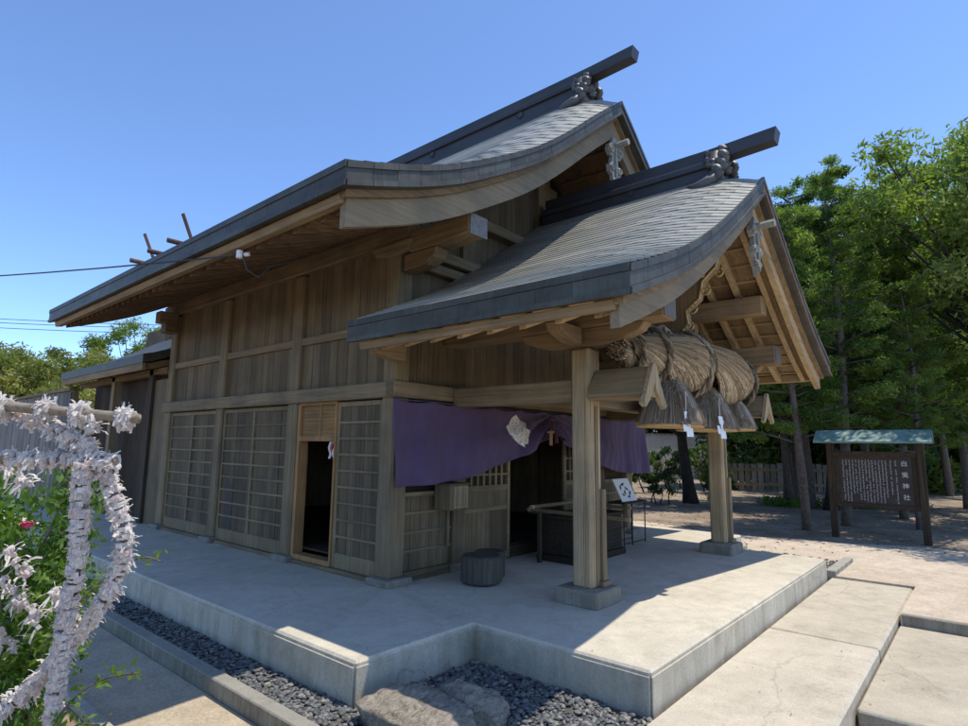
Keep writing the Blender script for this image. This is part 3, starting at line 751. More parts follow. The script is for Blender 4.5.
M_CUT = plain('straw_cut', (.50,.33,.15), .9, var=.4, sc=120, bmp=.4); M_CORD = straw('braid_straw', 'z', (.12,.10,.07), (.25,.21,.15), (.36,.31,.23), 40)
def axis_rope(x):           # centre line of the rope
    return -2.12, 2.335 + .03*math.sin((x-.6)*1.1) - .02
def sacred_rope():
    t = thing('sacred_rope', (CX, -2.12, 1.6), 'massive twisted straw rope hung across the porch front with straw skirts', 'straw rope')
    y0, z0 = axis_rope(CX)
    xs = np.linspace(.92, 4.38, 90)
    def Rr(x): return float(np.interp(x, [.92,1.0,1.2,1.6,2.0,2.7,3.5,4.0,4.25,4.38], [.08,.12,.15,.21,.27,.31,.31,.29,.25,.16]))
    turns = 2.1
    for k in range(2):      # two great strands wound about each other
        mb = MB(); n = 26; vs = []; 
        for i, x in enumerate(xs):
            cy_, cz_ = axis_rope(x); r = Rr(x); a = 2*math.pi*turns*(x-.92)/3.46 + k*math.pi + .9
            oy, oz = .44*r*math.cos(a), .44*r*math.sin(a); rr = .66*r
            for j in range(n):
                th = 2*math.pi*j/n; q = rr*(1+.03*math.sin(j*5.1+x*9)+random.uniform(-.012, .012))
                vs.append((x+.05*math.sin(th-a), cy_+oy+q*math.cos(th), cz_+oz+q*math.sin(th)))
        m = len(xs)
        fs = [(i*n+j, i*n+(j+1) % n, (i+1)*n+(j+1) % n, (i+1)*n+j) for i in range(m-1) for j in range(n)] + [tuple(range(n)), tuple((m-1)*n+j for j in range(n))]
        mb.add(vs, fs, .6); o = mb.build('rope_strand', M_STRAW, t, smooth=True)
        # loose straws over the strand
        lb = MB()
        for q in range(4200):
            x = random.uniform(.94, 4.25); r = Rr(x); a = 2*math.pi*turns*(x-.92)/3.46+k*math.pi+.9; cy_, cz_ = axis_rope(x)
            th = random.uniform(0, 2*math.pi); L = random.uniform(.08, .2); pts = []
            for s in (0, .5, 1):
                x2 = x+L*s; r2 = Rr(x2); a2 = 2*math.pi*turns*(x2-.92)/3.46+k*math.pi+.9; th2 = th+.9*s*L/.2
                rr = .66*r2+.002+.010*s*random.random()
                pts.append((x2, cy_+.44*r2*math.cos(a2)+rr*math.cos(th2), cz_+.44*r2*math.sin(a2)+rr*math.sin(th2)))
            lb.tube(pts, .0042, 3, cap=False)
        lb.build('loose_straw', M_STRAND, o)
    # drooping fan-shaped swathes bound at the top, ends cut round
    for (xe, Lx, n, k0) in ((1.62,.62,1500,1.03), (2.42,1.0,3200,1.04), (3.78,1.15,3600,1.04)):
        mb = MB(); x0 = xe-Lx
        for q in range(n):
            u = random.uniform(-1, 1); a_end = 118+78*u; a_st = 70+38*u
            ln = Lx*(1-.34*max(0, u)**1.6-.10*max(0, -u)**2)*random.uniform(.93, 1.0); s0 = random.choice((0, 0, .15, .3, .5)); k2 = random.uniform(.97, 1.045)
            pts = []
            for s_ in np.linspace(s0, 1, 6):
                x = x0+ln*s_; cy_, cz_ = axis_rope(x); ang = R(a_st+(a_end-a_st)*s_**1.15); r = Rr(x)
                rr = r*(.97+.20*s_**1.4+.05*math.sin(math.pi*s_))*k2*k0 + (.0 if s_ < 1 else -.02)
                pts.append((x, cy_-rr*math.sin(ang), cz_+rr*math.cos(ang)))
            mb.tube(pts, .0052, 3, cap=True)
        mb.build('straw_swathe', M_STRAND, t)
    # straw skirts
    for i, (xc, wt, wb, zt, zb, yc) in enumerate(((1.88,.12,.46,2.14,1.67,-2.18), (2.92,.14,.50,2.14,1.66,-2.18), (3.74,.12,.40,2.12,1.69,-2.16))):
        mb = MB(); n = 40; vs = []; rows = [(0, 0), (.35,.45), (.7,.8), (1,1)]
        for (s, g) in rows:
            for j in range(n):
                a = 2*math.pi*j/n; w = wt+(wb-wt)*g
                vs.append((xc+w*math.cos(a)*(1+.02*math.sin(j*3)), yc+(.10+.22*g)*math.sin(a), zt+(zb-zt)*s))
        fs = [(k*n+j, k*n+(j+1) % n, (k+1)*n+(j+1) % n, (k+1)*n+j) for k in range(3) for j in range(n)]
        mb.add(vs, fs, .4)
        sk = mb.build('straw_skirt', M_STRAWZ, t, smooth=True)
        c = MB(); ring = vs[3*n:]; c.add([(v[0], v[1], v[2]-.0) for v in ring] + [(xc+(v[0]-xc)*.98, yc+(v[1]-yc)*.98, v[2]-.045) for v in ring], [(j, (j+1) % n, n+(j+1) % n, n+j) for j in range(n)] + [tuple(range(n, 2*n))], .6)
        c.build('cut_edge', M_CUT, sk)
        l = MB()
        for q in range(1700):
            a = random.uniform(math.pi*.85, math.pi*2.15); s0 = random.uniform(0, .5); pts = []
            for s in (s0, (s0+1)/2, 1.0+random.uniform(-.02, .04)):
                g = float(np.interp(s, [0,.35,.7,1,1.1],[0,.45,.8,1,1.03]))+.02; w = wt+(wb-wt)*min(g, 1.04); pts.append((xc+w*math.cos(a)*1.01, yc+(.10+.22*min(g, 1.04))*math.sin(a)*1.03-.004, zt+(zb-zt)*s-.01))
            l.tube(pts, .0055, 3, cap=False)
        l.build('skirt_straws', M_STRANDG, sk)
    # braided cords
    def coil(x, r, tilt):
        pts = []; cy_, cz_ = axis_rope(x)
        for a in np.linspace(0, 2*math.pi, 40): pts.append((x+tilt*math.cos(a), cy_+r*math.cos(a-.3), cz_+r*math.sin(a-.3)))
        b = MB()
        for ph in (0, 2.1, 4.2):
            q = []
            for i, p in enumerate(pts):
                w = i*1.15+ph; q.append((p[0]+.020*math.cos(w), p[1]+.016*math.sin(w), p[2]+.016*math.sin(w+.7)))
            b.tube(q, .018, 6)
        b.build('braided_cord', M_CORD, t, smooth=True)
    for x, r in ((1.14,.19), (1.56,.27), (2.42,.37), (4.10,.34)): coil(x, r, .10)
    # top cord that hangs the rope from the beam
    for (xa, xb) in ((1.0, 1.9), (1.9, 3.1), (3.1, 4.3)):
        b = MB(); pts = [(xa+(xb-xa)*s, -2.12, 2.66+.10*math.sin(math.pi*s)*-1+.04) for s in np.linspace(0, 1, 20)]
        for ph in (0, 3.14):
            b.tube([(p[0], p[1]+.02*math.cos(i*1.3+ph), p[2]+.02*math.sin(i*1.3+ph)) for i, p in enumerate(pts)], .018, 6)
        b.build('hanging_cord', M_CORD, t, smooth=True)
    # root tuft on the thin end
    b = MB()
    for q in range(260):
        a = random.uniform(0, 2*math.pi); r = random.uniform(0, .10); cy_, cz_ = axis_rope(1.0)
        b.tube([(1.02, cy_+r*.8*math.cos(a), cz_+r*.8*math.sin(a)), (.90-random.random()*.06, cy_+r*1.15*math.cos(a), cz_+r*1.15*math.sin(a))], .006, 3)
    b.build('rope_tail', M_STRAND, t)
    # zigzag paper streamers
    paper = plain('white_paper', (.82,.82,.80), .8, var=.04, bmp=0)
    for (xc, zt) in ((1.66, 1.79), (2.62, 1.79)):
        b = MB(); z = zt-.02; x = xc
        b.tube([(x, -2.44, z+.20), (x, -2.44, z)], .004, 4)
        for k, (dx, dz, w) in enumerate(((.0,-.085,.05),(.035,-.085,.065),(-.01,-.09,.08),(.03,-.085,.07))):
            y = -2.44-.012*(k % 2)
            b.add([(x+dx-w, y, z), (x+dx+w, y-.01, z), (x+dx+w, y-.02, z+dz), (x+dx-w, y-.01, z+dz),
                   (x+dx-w, y+.003, z), (x+dx+w, y-.007, z), (x+dx+w, y-.017, z+dz), (x+dx-w, y-.007, z+dz)], [(0,1,2,3),(7,6,5,4),(0,4,5,1),(2,6,7,3),(1,5,6,2),(3,7,4,0)], .5); z += dz*.62
        b.build('paper_streamer', paper, t)
sacred_rope()

# ------------------------------------------------------------------ things on the platform
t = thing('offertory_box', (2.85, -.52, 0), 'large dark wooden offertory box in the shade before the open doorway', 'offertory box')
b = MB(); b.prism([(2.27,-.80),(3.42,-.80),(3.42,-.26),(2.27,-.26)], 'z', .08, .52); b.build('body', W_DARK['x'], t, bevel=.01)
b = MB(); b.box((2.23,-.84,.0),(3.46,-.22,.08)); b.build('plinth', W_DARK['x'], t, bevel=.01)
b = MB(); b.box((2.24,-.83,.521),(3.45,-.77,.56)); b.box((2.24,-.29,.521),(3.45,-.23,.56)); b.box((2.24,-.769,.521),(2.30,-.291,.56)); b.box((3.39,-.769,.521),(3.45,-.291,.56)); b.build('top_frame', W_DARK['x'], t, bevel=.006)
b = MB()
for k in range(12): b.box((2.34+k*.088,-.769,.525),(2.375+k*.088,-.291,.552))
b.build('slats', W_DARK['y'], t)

t = thing('railing', (2.6, -.9, 0), 'low pole railing with crossed pale-ended rails around the dark offertory box', 'railing')
def rail(p, q, r=.024):
    b = MB(); b.tube([p, q], r, 10, .5); o = b.build('rail_pole', W_BEAM['y'] if abs(q[1]-p[1]) > .3 else W_BEAM['x'], t, smooth=False)
    d = unit(np.array(q)-np.array(p))
    for e, s in ((p, -1), (q, 1)): b = MB(); e = np.array(e); b.tube([e-d*s*.045, e+d*s*.004], r+.002, 10); b.build('pole_end', W_POST['z'], o)
rail((2.10,-.20,.625), (2.12,-1.58,.615)); rail((2.02,-.30,.665), (3.60,-.30,.665)); rail((3.25,-.06,.625), (3.25,-1.02,.625), .022)
for x, y in ((2.11,-.36),(3.25,-.36)):
    b = MB(); b.box((x-.022,y-.022,0),(x+.022,y+.022,.60)); b.build('leg', W_DARK['z'], t)

t = thing('picture_stand', (4.15, -.42, 0), 'thin dark metal stand with a tilted white picture board by the right doorway', 'stand')
b = MB(); b.box((3.86,-.62,.60),(4.60,-.34,.625)); b.build('shelf', W_DARK['x'], t)
MM = plain('dark_iron', (.05,.05,.05), .5, .6, bmp=0)
for x, y in ((3.89,-.59),(4.15,-.59),(4.57,-.59),(3.89,-.37),(4.57,-.37)):
    b = MB(); b.tube([(x,y,0),(x,y,.60)], .010, 6); b.build('leg', MM, t)
b = MB(); b.tube([(3.89,-.59,.04),(4.57,-.59,.04)], .008, 6); b.tube([(3.89,-.37,.04),(4.57,-.37,.04)], .008, 6); b.build('foot_bar', MM, t)
tp = thing('picture_board', (4.12, -.45, .625), 'white card with black brush-drawn leaves leaning on the metal stand', 'picture')
b = MB(); b.add([(3.93,-.56,.628),(4.40,-.56,.628),(4.36,-.42,.95),(3.89,-.42,.95),(3.93,-.545,.628),(4.40,-.545,.628),(4.36,-.405,.95),(3.89,-.405,.95)], [(0,1,2,3),(7,6,5,4),(0,4,5,1),(1,5,6,2),(2,6,7,3),(3,7,4,0)])
b.build('card', plain('card_white', (.78,.77,.72), .7, var=.03, bmp=0), tp)
b = MB()
for (u, v, L, a) in ((.25,.62,.09,60),(.45,.75,.10,20),(.6,.55,.09,-40),(.4,.4,.08,75),(.7,.35,.10,45),(.55,.2,.07,10),(.25,.3,.06,-30)):
    cx_, cz_ = 3.93+.44*u, v; 
    def P(du, dv):
        uu = u+du; vv = v+dv; return (3.93+.47*uu-.04*vv, -.5635+.14*vv, .628+.322*vv)
    ca, sa = math.cos(R(a)), math.sin(R(a)); k = 1.6
    pts = [P(ca*L*k, sa*L*k), P(-sa*.035*k, ca*.035*k), P(-ca*L*k, -sa*L*k), P(sa*.035*k, -ca*.035*k)]
    b.add(pts, [(0,1,2,3)])
b.build('brush_marks', plain('ink', (.04,.04,.045), .8, bmp=0), tp)

b = MB()
out = []
for k in range(48):
    a = 2*math.pi*k/48; ex_, ey_ = math.cos(a), math.sin(a)
    # union of two round lobes seen from their common middle
    best = 0
    for (lx, ly, lr) in ((-.10,-.05,.215),(.15,.05,.17)):
        bq = ex_*lx+ey_*ly; dsc = bq*bq-(lx*lx+ly*ly-lr*lr)
        if dsc > 0: best = max(best, bq+math.sqrt(dsc))
    out.append((.87+best*ex_, -.52+best*ey_))
b.prism(out, 'z', .015, .285, .5)
o = b.build('stump_stool', wood('stump_side', 'z', (.05,.045,.04), (.085,.075,.062), (.13,.115,.095), b=.6), None, bevel=.02)
tag(o, 'dark lobed tree-stump stool standing on the platform by the lattice door', 'stool')

t = thing('notice_box', (.80, -.13, .70), 'small wooden box with a pale written label fixed beside the lattice door', 'box')
b = MB(); b.box((.62,-.24,.715),(.92,.0,.985)); b.prism([(.60,.985),(.94,.985),(.94,1.0),(.60,1.0)], 'y', -.26, 0); b.build('body', W_WALL['z'], t, bevel=.006)
b = MB(); b.box((.68,-.246,.735),(.90,-.2405,.965)); lb = b.build('label', W_POST['z'], t)
M_INK2 = plain('ink2', (.10,.08,.07), .8, bmp=0)
for k in range(5):
    z = .945; b = MB()
    while z > .76:
        h = random.uniform(.008, .016); b.box((.705+k*.04,-.2475,z-h),(.718+k*.04,-.2462,z)); z -= h+.009
    b.build('brush_writing', M_INK2, lb)
b = MB(); b.box((.80,-.03,.30),(.84,.005,.714)); b.build('batten', W_WALL['z'], t)

# ------------------------------------------------------------------ ground and paving
def sheet(name, x0, x1, y0, y1, z, mat, thick=None):
    b = MB()
    if thick: b.box((x0,y0,z-thick),(x1,y1,z))
    else: b.add([(x0,y0,z),(x1,y0,z),(x1,y1,z),(x0,y1,z)], [(0,1,2,3)])
    return b.build(name, mat)
struct(sheet('ground', -400, 400, -400, 400, -.42, M_EARTH))
# main courtyard, one raised level of sand on the right and behind
b = MB(); b.prism([(5.05,-3.86),(3.40,-3.86),(3.40,-40),(70,-40),(70,70),(-2.6,70),(-2.6,13),(6.4,13),(6.4,-1.2),(5.05,-2.6)], 'z', -.6, -.215); struct(b.build('courtyard', M_SAND))
b = MB()
POLY = [(-1.47,10.5),(-1.47,-1.42),(-.30,-1.42),(-.30,-2.92),(4.98,-2.92),(4.98,-1.43),(6.40,-1.43),(6.40,10.5)]
b.prism(POLY, 'z', -.5, 0, .5); b.box((-3.2,8.2,-.5),(-1.48,10.5,-.02)); 
o = struct(b.build('platform', M_CONC, bevel=.016))
m = MB()
def face_panels(p, q, nx, ny):
    p, q = np.array(p, float), np.array(q, float); L = np.linalg.norm(q-p); d = (q-p)/L; t_ = 0
    while t_ < L-.01:
        w_ = min(random.choice((1.2,1.8,1.8,2.4)), L-t_)
        if L-t_-w_ < .5: w_ = L-t_
        a, c_ = p+d*(t_+.003), p+d*(t_+w_-.003)
        xs_ = sorted((a[0], c_[0])) if ny else sorted((p[0], p[0]+nx*.012)); ys_ = sorted((a[1], c_[1])) if nx else sorted((p[1], p[1]+ny*.012))
        m.box((xs_[0], ys_[0], -.5), (xs_[1], ys_[1], -.035)); t_ += w_
face_panels((-1.4705,10.4), (-1.4705,-1.42), -1, 0); face_panels((-1.47,-1.4205), (-.32,-1.4205), 0, -1)
face_panels((-.3005,-1.44), (-.3005,-2.92), -1, 0); face_panels((-.30,-2.9205), (4.98,-2.9205), 0, -1)
struct(m.build('platform_facing', concrete('facing_concrete', (.60,.55,.45), .45), bevel=.004))
# step slabs
b = MB(); b.box((-.52,-3.84,-.6),(2.10,-2.965,-.235)); b.box((2.106,-3.84,-.6),(5.02,-2.965,-.235)); struct(b.build('step', M_STEP, bevel=.02))
b = MB(); b.box((.86,-6.2,-.6),(3.39,-3.85,-.315)); struct(b.build('lower_step', M_STEP, bevel=.012))
b = MB(); b.box((3.40,-6.2,-.6),(3.475,-3.865,-.205)); struct(b.build('kerb', M_KERB, bevel=.01))
b = MB(); b.box((.80,-6.2,-.6),(.855,-3.865,-.305)); struct(b.build('kerb', M_KERB, bevel=.01))
b = MB(); b.box((-12,-14,-.5),(.79,-3.86,-.405)); b.box((.79,-14,-.5),(3.395,-6.21,-.405)); struct(b.build('forecourt', M_SAND))
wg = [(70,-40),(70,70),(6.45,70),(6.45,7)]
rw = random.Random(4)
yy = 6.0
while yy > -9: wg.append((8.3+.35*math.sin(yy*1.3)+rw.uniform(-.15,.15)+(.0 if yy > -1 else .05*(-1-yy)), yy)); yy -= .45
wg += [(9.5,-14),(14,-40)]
b = MB(); b.add([(x, y, -.209) for x, y in wg], [tuple(range(len(wg)))]); struct(b.build('woodland_ground', sand('leafy_soil_shade_tone', (.20,.16,.12), (.30,.24,.18), (.42,.34,.26), 2.5)))  # leafy soil with the shade of the trees worked into its darker colour
# gravel bed kerbs, path
b = MB(); b.box((-1.94,-3.20,-.5),(-1.83,9.8,-.215)); struct(b.build('kerb', M_KERB, bevel=.008))
b = MB(); b.box((-1.82,-3.20,-.5),(-.53,-3.08,-.215)); struct(b.build('kerb', M_KERB, bevel=.008))
b = MB(); b.box((5.03,-3.02,-.5),(6.35,-2.90,-.15)); b.box((4.99,-1.52,-.5),(6.4,-1.44,-.15)); struct(b.build('kerb', M_KERB, bevel=.008))
b = MB(); b.box((-2.56,-3.2,-.5),(-1.945,9.8,-.33)); struct(b.build('path', M_PATH))
b = MB(); b.box((-2.64,-3.2,-.5),(-2.565,9.8,-.285)); struct(b.build('kerb', concrete('pale_kerb', (.45,.42,.36), .5), bevel=.008))
b = MB(); b.box((-1.825,-3.075,-.5),(-.305,9.8,-.285)); b.box((-.52,-2.95,-.5),(-.3,-2.925,-.285)); b.box((5.0,-2.88,-.5),(6.38,-1.525,-.225)); struct(b.build('gravel_bed', M_GBED))
b = MB(); b.box((-9,-3.2,-.5),(-2.645,9.8,-.33)); struct(b.build('garden_soil', sand('garden_soil', (.20,.14,.09), (.30,.21,.14), (.38,.28,.19), 4)))

# pebbles: too many to count
def pebbles():
    t = (1+5**.5)/2
    iv = np.array([(-1,t,0),(1,t,0),(-1,-t,0),(1,-t,0),(0,-1,t),(0,1,t),(0,-1,-t),(0,1,-t),(t,0,-1),(t,0,1),(-t,0,-1),(-t,0,1)], float); iv /= np.linalg.norm(iv[0])
    nu, nv = 8, 5
    base = []; 
    for j in range(1, nv):
        p = math.pi*j/nv
        for i in range(nu): a = 2*math.pi*i/nu; base.append((math.sin(p)*math.cos(a), math.sin(p)*math.sin(a), math.cos(p)))
    base.append((0,0,1)); base.append((0,0,-1)); base = np.array(base)
    F = []
    for j in range(nv-2):
        for i in range(nu): F.append((j*nu+i, (j+1)*nu+i, (j+1)*nu+(i+1) % nu, j*nu+(i+1) % nu))
    top = (nv-1)*nu; 
    for i in range(0, nu, 2):
        F.append((top, i, (i+1) % nu, (i+2) % nu)); l = (nv-2)*nu; F.append((top+1, l+(i+2) % nu, l+(i+1) % nu, l+i))
    F = np.array(F)
    V = []; FF = []; RR = []; k = 0
    def put(x, y, s, lift):
        nonlocal k
        sc = np.array([s*random.uniform(.9,1.35), s*random.uniform(.65,.95), s*random.uniform(.35,.55)])
        a = random.uniform(0, 6.28); ca, sa = math.cos(a), math.sin(a)
        v = base*sc; v = v@np.array([[ca,sa,0],[-sa,ca,0],[0,0,1]])
        tx = random.uniform(-.35,.35); ct, st = math.cos(tx), math.sin(tx); v = v@np.array([[1,0,0],[0,ct,st],[0,-st,ct]])
        v += (x, y, -.285+lift); V.append(v); FF.append(F+k*len(base)); RR.append(np.full(len(F), random.random())); k += 1
    for _ in range(4000):
        x = random.uniform(-1.80,-.33); y = random.uniform(-3.05,-1.45)
        put(x, y, random.choice((.011,.015,.019,.022,.027))*random.uniform(.85,1.15), random.uniform(.0,.022))
    for _ in range(3600):
        x = random.uniform(-1.80,-1.50); y = -1.45+(random.random()**1.35)*8.5
        put(x, y, random.uniform(.014,.025), random.uniform(0,.022))
    for _ in range(350): put(random.uniform(5.02,6.3), random.uniform(-2.88,-1.55), random.uniform(.02,.035), .07+random.uniform(0,.02))
    m, nt, bs = newmat('pebble_stone'); rn = attr_rnd(nt)
    c = ramp(nt, rn, [(0,(.06,.062,.064)),(.35,(.10,.102,.10)),(.75,(.16,.16,.152)),(.93,(.23,.22,.20)),(1,(.33,.27,.2))])
    n = noise(nt, texco(nt,(1,1,1),True), 70, 4, .6); c = mixc(nt, 1.0, c, ramp(nt, n, [(.3,(.75,)*3),(.7,(1.2,)*3)]), 'MULTIPLY')
    nt.links.new(c, bs.inputs['Base Color']); bs.inputs['Roughness'].default_value = .6
    me = fastmesh('gravel', np.concatenate(V), np.concatenate(FF), np.concatenate(RR), m, True)
    o = bpy.data.objects.new('gravel', me); C.objects.link(o)
    tag(o, 'bed of rounded dark grey pebbles between the platform and its kerb', 'gravel', kind='stuff')
pebbles()

# the big flat rock
def rock(name, cx_, cy_, cz_, sx, sy, sz, seed, label):
    r = random.Random(seed); nu, nv = 40, 24; V = []
    from mathutils import noise as mn
    for j in range(nv+1):
        p = math.pi*j/nv
        for i in range(nu):
            a = 2*math.pi*i/nu; d = Vector((math.sin(p)*math.cos(a), math.sin(p)*math.sin(a), math.cos(p)))
            k = 1+.20*mn.noise(d*1.7+Vector((seed,0,0)))+.10*mn.noise(d*4.5+Vector((0,seed,0)))+.045*mn.noise(d*13)
            q = Vector((math.copysign(abs(d.x)**.75, d.x), math.copysign(abs(d.y)**.75, d.y), math.copysign(abs(d.z)**.5, d.z)))*k
            st = .02*mn.noise(Vector((q.x*6, q.y*2.2, q.z*7+seed)))
            V.append((cx_+q.x*sx, cy_+q.y*sy, cz_+q.z*sz+st))
    F = [(j*nu+i, (j+1)*nu+i, (j+1)*nu+(i+1) % nu, j*nu+(i+1) % nu) for j in range(nv) for i in range(nu)]
    mb = MB(); mb.v = V; mb.f = F; mb.r = [.5]*len(F)
    m, nt, bs = newmat('brown_rock'); p = texco(nt, (1,1,1), True)
    w = noise(nt, texco(nt, (3,7,9), True, (0,0,.5)), 2.2, 9, .75, 1.8); f = noise(nt, p, 40, 6, .7)
    c = ramp(nt, w, [(.3,(.11,.09,.065)),(.40,(.30,.245,.18)),(.52,(.47,.40,.305)),(.75,(.60,.53,.43))])
    c = mixc(nt, 1.0, c, ramp(nt, f, [(.3,(.7,)*3),(.7,(1.2,)*3)]), 'MULTIPLY')
    nt.links.new(c, bs.inputs['Base Color']); bs.inputs['Roughness'].default_value = .9
    bump(nt, bs, mathn(nt, 'MULTIPLY_ADD', f, .35), 1, .03); bp = mathn(nt, 'ADD', w, mathn(nt, 'MULTIPLY', f, .3)); bump(nt, bs, bp, .9, .05)
    o = mb.build(name, m, None, smooth=True); tag(o, label, 'rock')
rock('flat_rock', -1.38, -1.93, -.245, .25, .38, .125, 3.1, 'broad brown flat-topped rock lying in the pebbles at the platform corner')
rock('flat_rock', -1.03, -2.05, -.25, .16, .25, .125, 8.4, 'smaller darker rock pressed against the broad flat rock in the pebbles')

# ------------------------------------------------------------------ annex, fence, honden behind
t = thing('side_annex', (1.0, 8.2, 0), 'low timber annex with a curved metal lean-to roof behind the shrine hall', 'building')
def zan(x): return 2.90+.30*((x+.35)/.75)**1.25 if x > -.35 else 2.90
xs = np.linspace(-.35, 1.6, 12)
m = MB()
for i in range(len(xs)-1):
    a, c = xs[i], xs[i+1]
    m.prism([(a, zan(a)), (c, zan(c)), (c, zan(c)-.15), (a, zan(a)-.15)], 'y', 6.16, 11.0, .5)
m.build('roof', M_EDGE, t)
m = MB(); m.box((-.335,6.2,2.63),(-.285,10.95,2.748)); m.build('eave_board', W_WARM['y'], t)
for k in range(18):
    y = 6.3+k*.26; m = MB(); m.prism([(-.28,2.63),(-.28,2.745),(1.2,3.2),(1.2,3.1)], 'y', y, y+.06); m.build('rafter', W_BEAM['x'], t)
m = MB(); y = 6.0
m = boards_y(.30, 6.5, 10.8, .0, 3.0, (.2,.28), t, W_DARK, 'wall')  # dark wood puts the shade under the annex eave into the boards' colour
for y, w_ in ((6.62,W_DARK),(8.6,W_GREY)):
    m = MB(); m.box((.0,y,.0),(.14,y+.16,2.75)); m.build('post', w_['z'], t)
m = MB(); m.box((.0,6.0,2.60),(.14,10.8,2.70)); m.build('cross_beam', W_BEAM['y'], t)
boards_y(.05, YB+.03, 6.6, 0, 2.5, (.18,.25), t, W_WALL, 'end_boards')

t = thing('board_fence', (-.1, 14.5, 0), 'tall weathered plank fence running back beside the shrine annex', 'fence')
m = MB(); y = 11.05
while y < 24: 
    w_ = random.uniform(.17,.21); m.box((-.12, y, -.3), (-.09, y+w_-.02, 2.52+random.uniform(-.02,.02))); y += w_
m.build('planks', wood('fence_plank', 'z', (.14,.13,.12), (.22,.205,.185), (.32,.30,.27), var=.35), t)
m = MB(); m.box((-.16,11.0,2.54),(-.04,24,2.60)); m.build('cap_rail', W_GREY['y'], t)
for k in range(7):
    m = MB(); m.box((-.085,11.0+k*2.1,-.3),(.03,11.12+k*2.1,2.539)); m.build('post', W_GREY['z'], t)

t = thing('rear_sanctuary', (CX, 15, 0), 'small rear sanctuary whose crossed roof finials rise behind the hall roof', 'shrine')
m = MB(); m.box((CX-.35,12.6,-.3),(CX+1.9,14.0,4.6)); m.build('wall', W_WALL['z'], t)
m = MB(); m.prism([(CX-.9,5.7),(CX-.5,6.1),(CX,6.75),(CX+1.2,5.4),(CX+2.8,4.3),(CX+2.8,4.1),(CX,6.5),(CX-.9,5.5)], 'y', 11.8, 15.6); m.build('roof', M_EDGE, t)
M_FR = wood('red_brown_wood', 'z', (.10,.05,.04), (.16,.085,.065), (.22,.13,.10))
def cam_pt(px, py, y):   # (only used with real planes of the building behind)
    pass
for (yy, tip, foot, tip2, foot2) in ((15.3,(2.42,8.02),(2.86,7.0),(2.1,7.28),(2.9,7.02)), (12.6,(2.50,8.02),(2.98,6.85),(2.10,7.30),(2.9,7.0))):
    m = MB(); m.bar((tip[0]-.0,yy,tip[1]),(foot[0]+.55,yy,foot[1]-1.2),.06,.10, (0,1,0)); m.build('roof_finial', M_FR, t)
    pass
for yy in (12.0, 13.4, 14.8): 
    m = MB(); m.tube([(CX-.75,yy,6.92),(CX+.55,yy,6.92)], .07, 10); m.build('ridge_log', M_FR, t)

FW = np.array([.7501,.6457,.1427]); RT = np.array([.6509,-.7590,.0134]); CAMP = np.array([-3.994, -4.668, 1.4])
def ground_at(depth, side, z=-.215):
    """a spot on the ground, depth metres ahead of and side metres right of where the visitor stands"""
    f2 = unit((FW[0],FW[1],0)); r2 = unit((RT[0],RT[1],0)); p = CAMP+f2*depth+r2*side; return (float(p[0]), float(p[1]), z)
# ------------------------------------------------------------------ power line
m = MB()
def cable(a, c, sag, r=.009, n=24):
    a, c = np.array(a), np.array(c); return [a+(c-a)*s-np.array([0,0,sag*4*s*(1-s)]) for s in np.linspace(0,1,n)]
t = thing('service_cable', (-1.55, .4, 3.1), 'thin black service cable slung from the eave out to the left', 'cable')
m.tube(cable((-1.56,.42,3.12), (-8.5,21,5.6), .45), .008, 5); m.build('wire', plain('cable_black', (.03,.03,.035), .5, bmp=0), t)
m = MB(); m.tube([(-1.56,.42,3.16),(-1.56,.42,3.09)], .028, 10); m.tube([(-1.52,.40,3.13),(-1.50,.36,3.13)], .02, 8); m.build('insulator', plain('porcelain', (.75,.75,.75), .3, bmp=0), t)
m = MB(); m.tube([(-1.53,.40,3.10),(-1.50,.37,2.98),(-1.40,.34,2.93),(-1.30,.32,3.06),(-1.0,.3,3.2)], .008, 5); m.build('cable_tail', plain('cable_black2', (.03,.03,.035), .5, bmp=0), t)
for k, (za, zb) in enumerate(((8.9,8.8),(8.65,8.6),(8.35,8.2))):
    m = MB(); pa = ground_at(34, -34); pb_ = ground_at(40, -8); m.tube(cable((pa[0],pa[1],za-.1), (pb_[0],pb_[1],zb+.9), .3), .02, 5)
    o = m.build('power_line', plain('line_black%d' % k, (.03,.03,.04), .5, bmp=0)); tag(o, ['topmost','middle','lowest'][k]+' of three distant power lines crossing the sky above the yellow trees', 'power line')

# ------------------------------------------------------------------ information board
CAMP = np.array([-3.994, -4.668, 1.4])
def frame(o, ex):
    ex = unit((ex[0], ex[1], 0)); ey = np.array([-ex[1], ex[0], 0])
    return lambda a, b_, c: tuple(np.array(o)+ex*a+ey*b_+np.array([0,0,c]))
Lp = np.array([9.1,-2.33,-.21]); Rp = np.array([9.12,-3.74,-.21])
sx_ = np.linalg.norm(Rp-Lp); Q = frame(Lp, Rp-Lp)      # a runs left to right seen from the front; front is on the -b side
t = thing('information_board', tuple((Lp+Rp)/2), 'dark wooden information board with white Japanese writing under a small green copper roof', 'sign')
def qbox(mb, a0, a1, b0, b1, c0, c1):
    vs = [Q(a, b_, c) for c in (c0, c1) for a, b_ in ((a0,b0),(a1,b0),(a1,b1),(a0,b1))]
    mb.add(vs, [(0,3,2,1),(4,5,6,7),(0,1,5,4),(1,2,6,5),(2,3,7,6),(3,0,4,7)])
for a in (0, sx_):
    m = MB(); qbox(m, a-.06, a+.06, -.06, .06, 0, 1.78); m.build('post', W_DARK['z'], t, bevel=.008)
m = MB(); qbox(m, .06, sx_-.06, -.02, .02, .66, 1.52); bd = m.build('board', plain('board_brown', (.045,.034,.028), .7, var=.25, sc=8), t)
m = MB()
for (c0, c1) in ((.58,.66),(1.52,1.62)): qbox(m, .06, sx_-.06, -.045, .045, c0, c1)
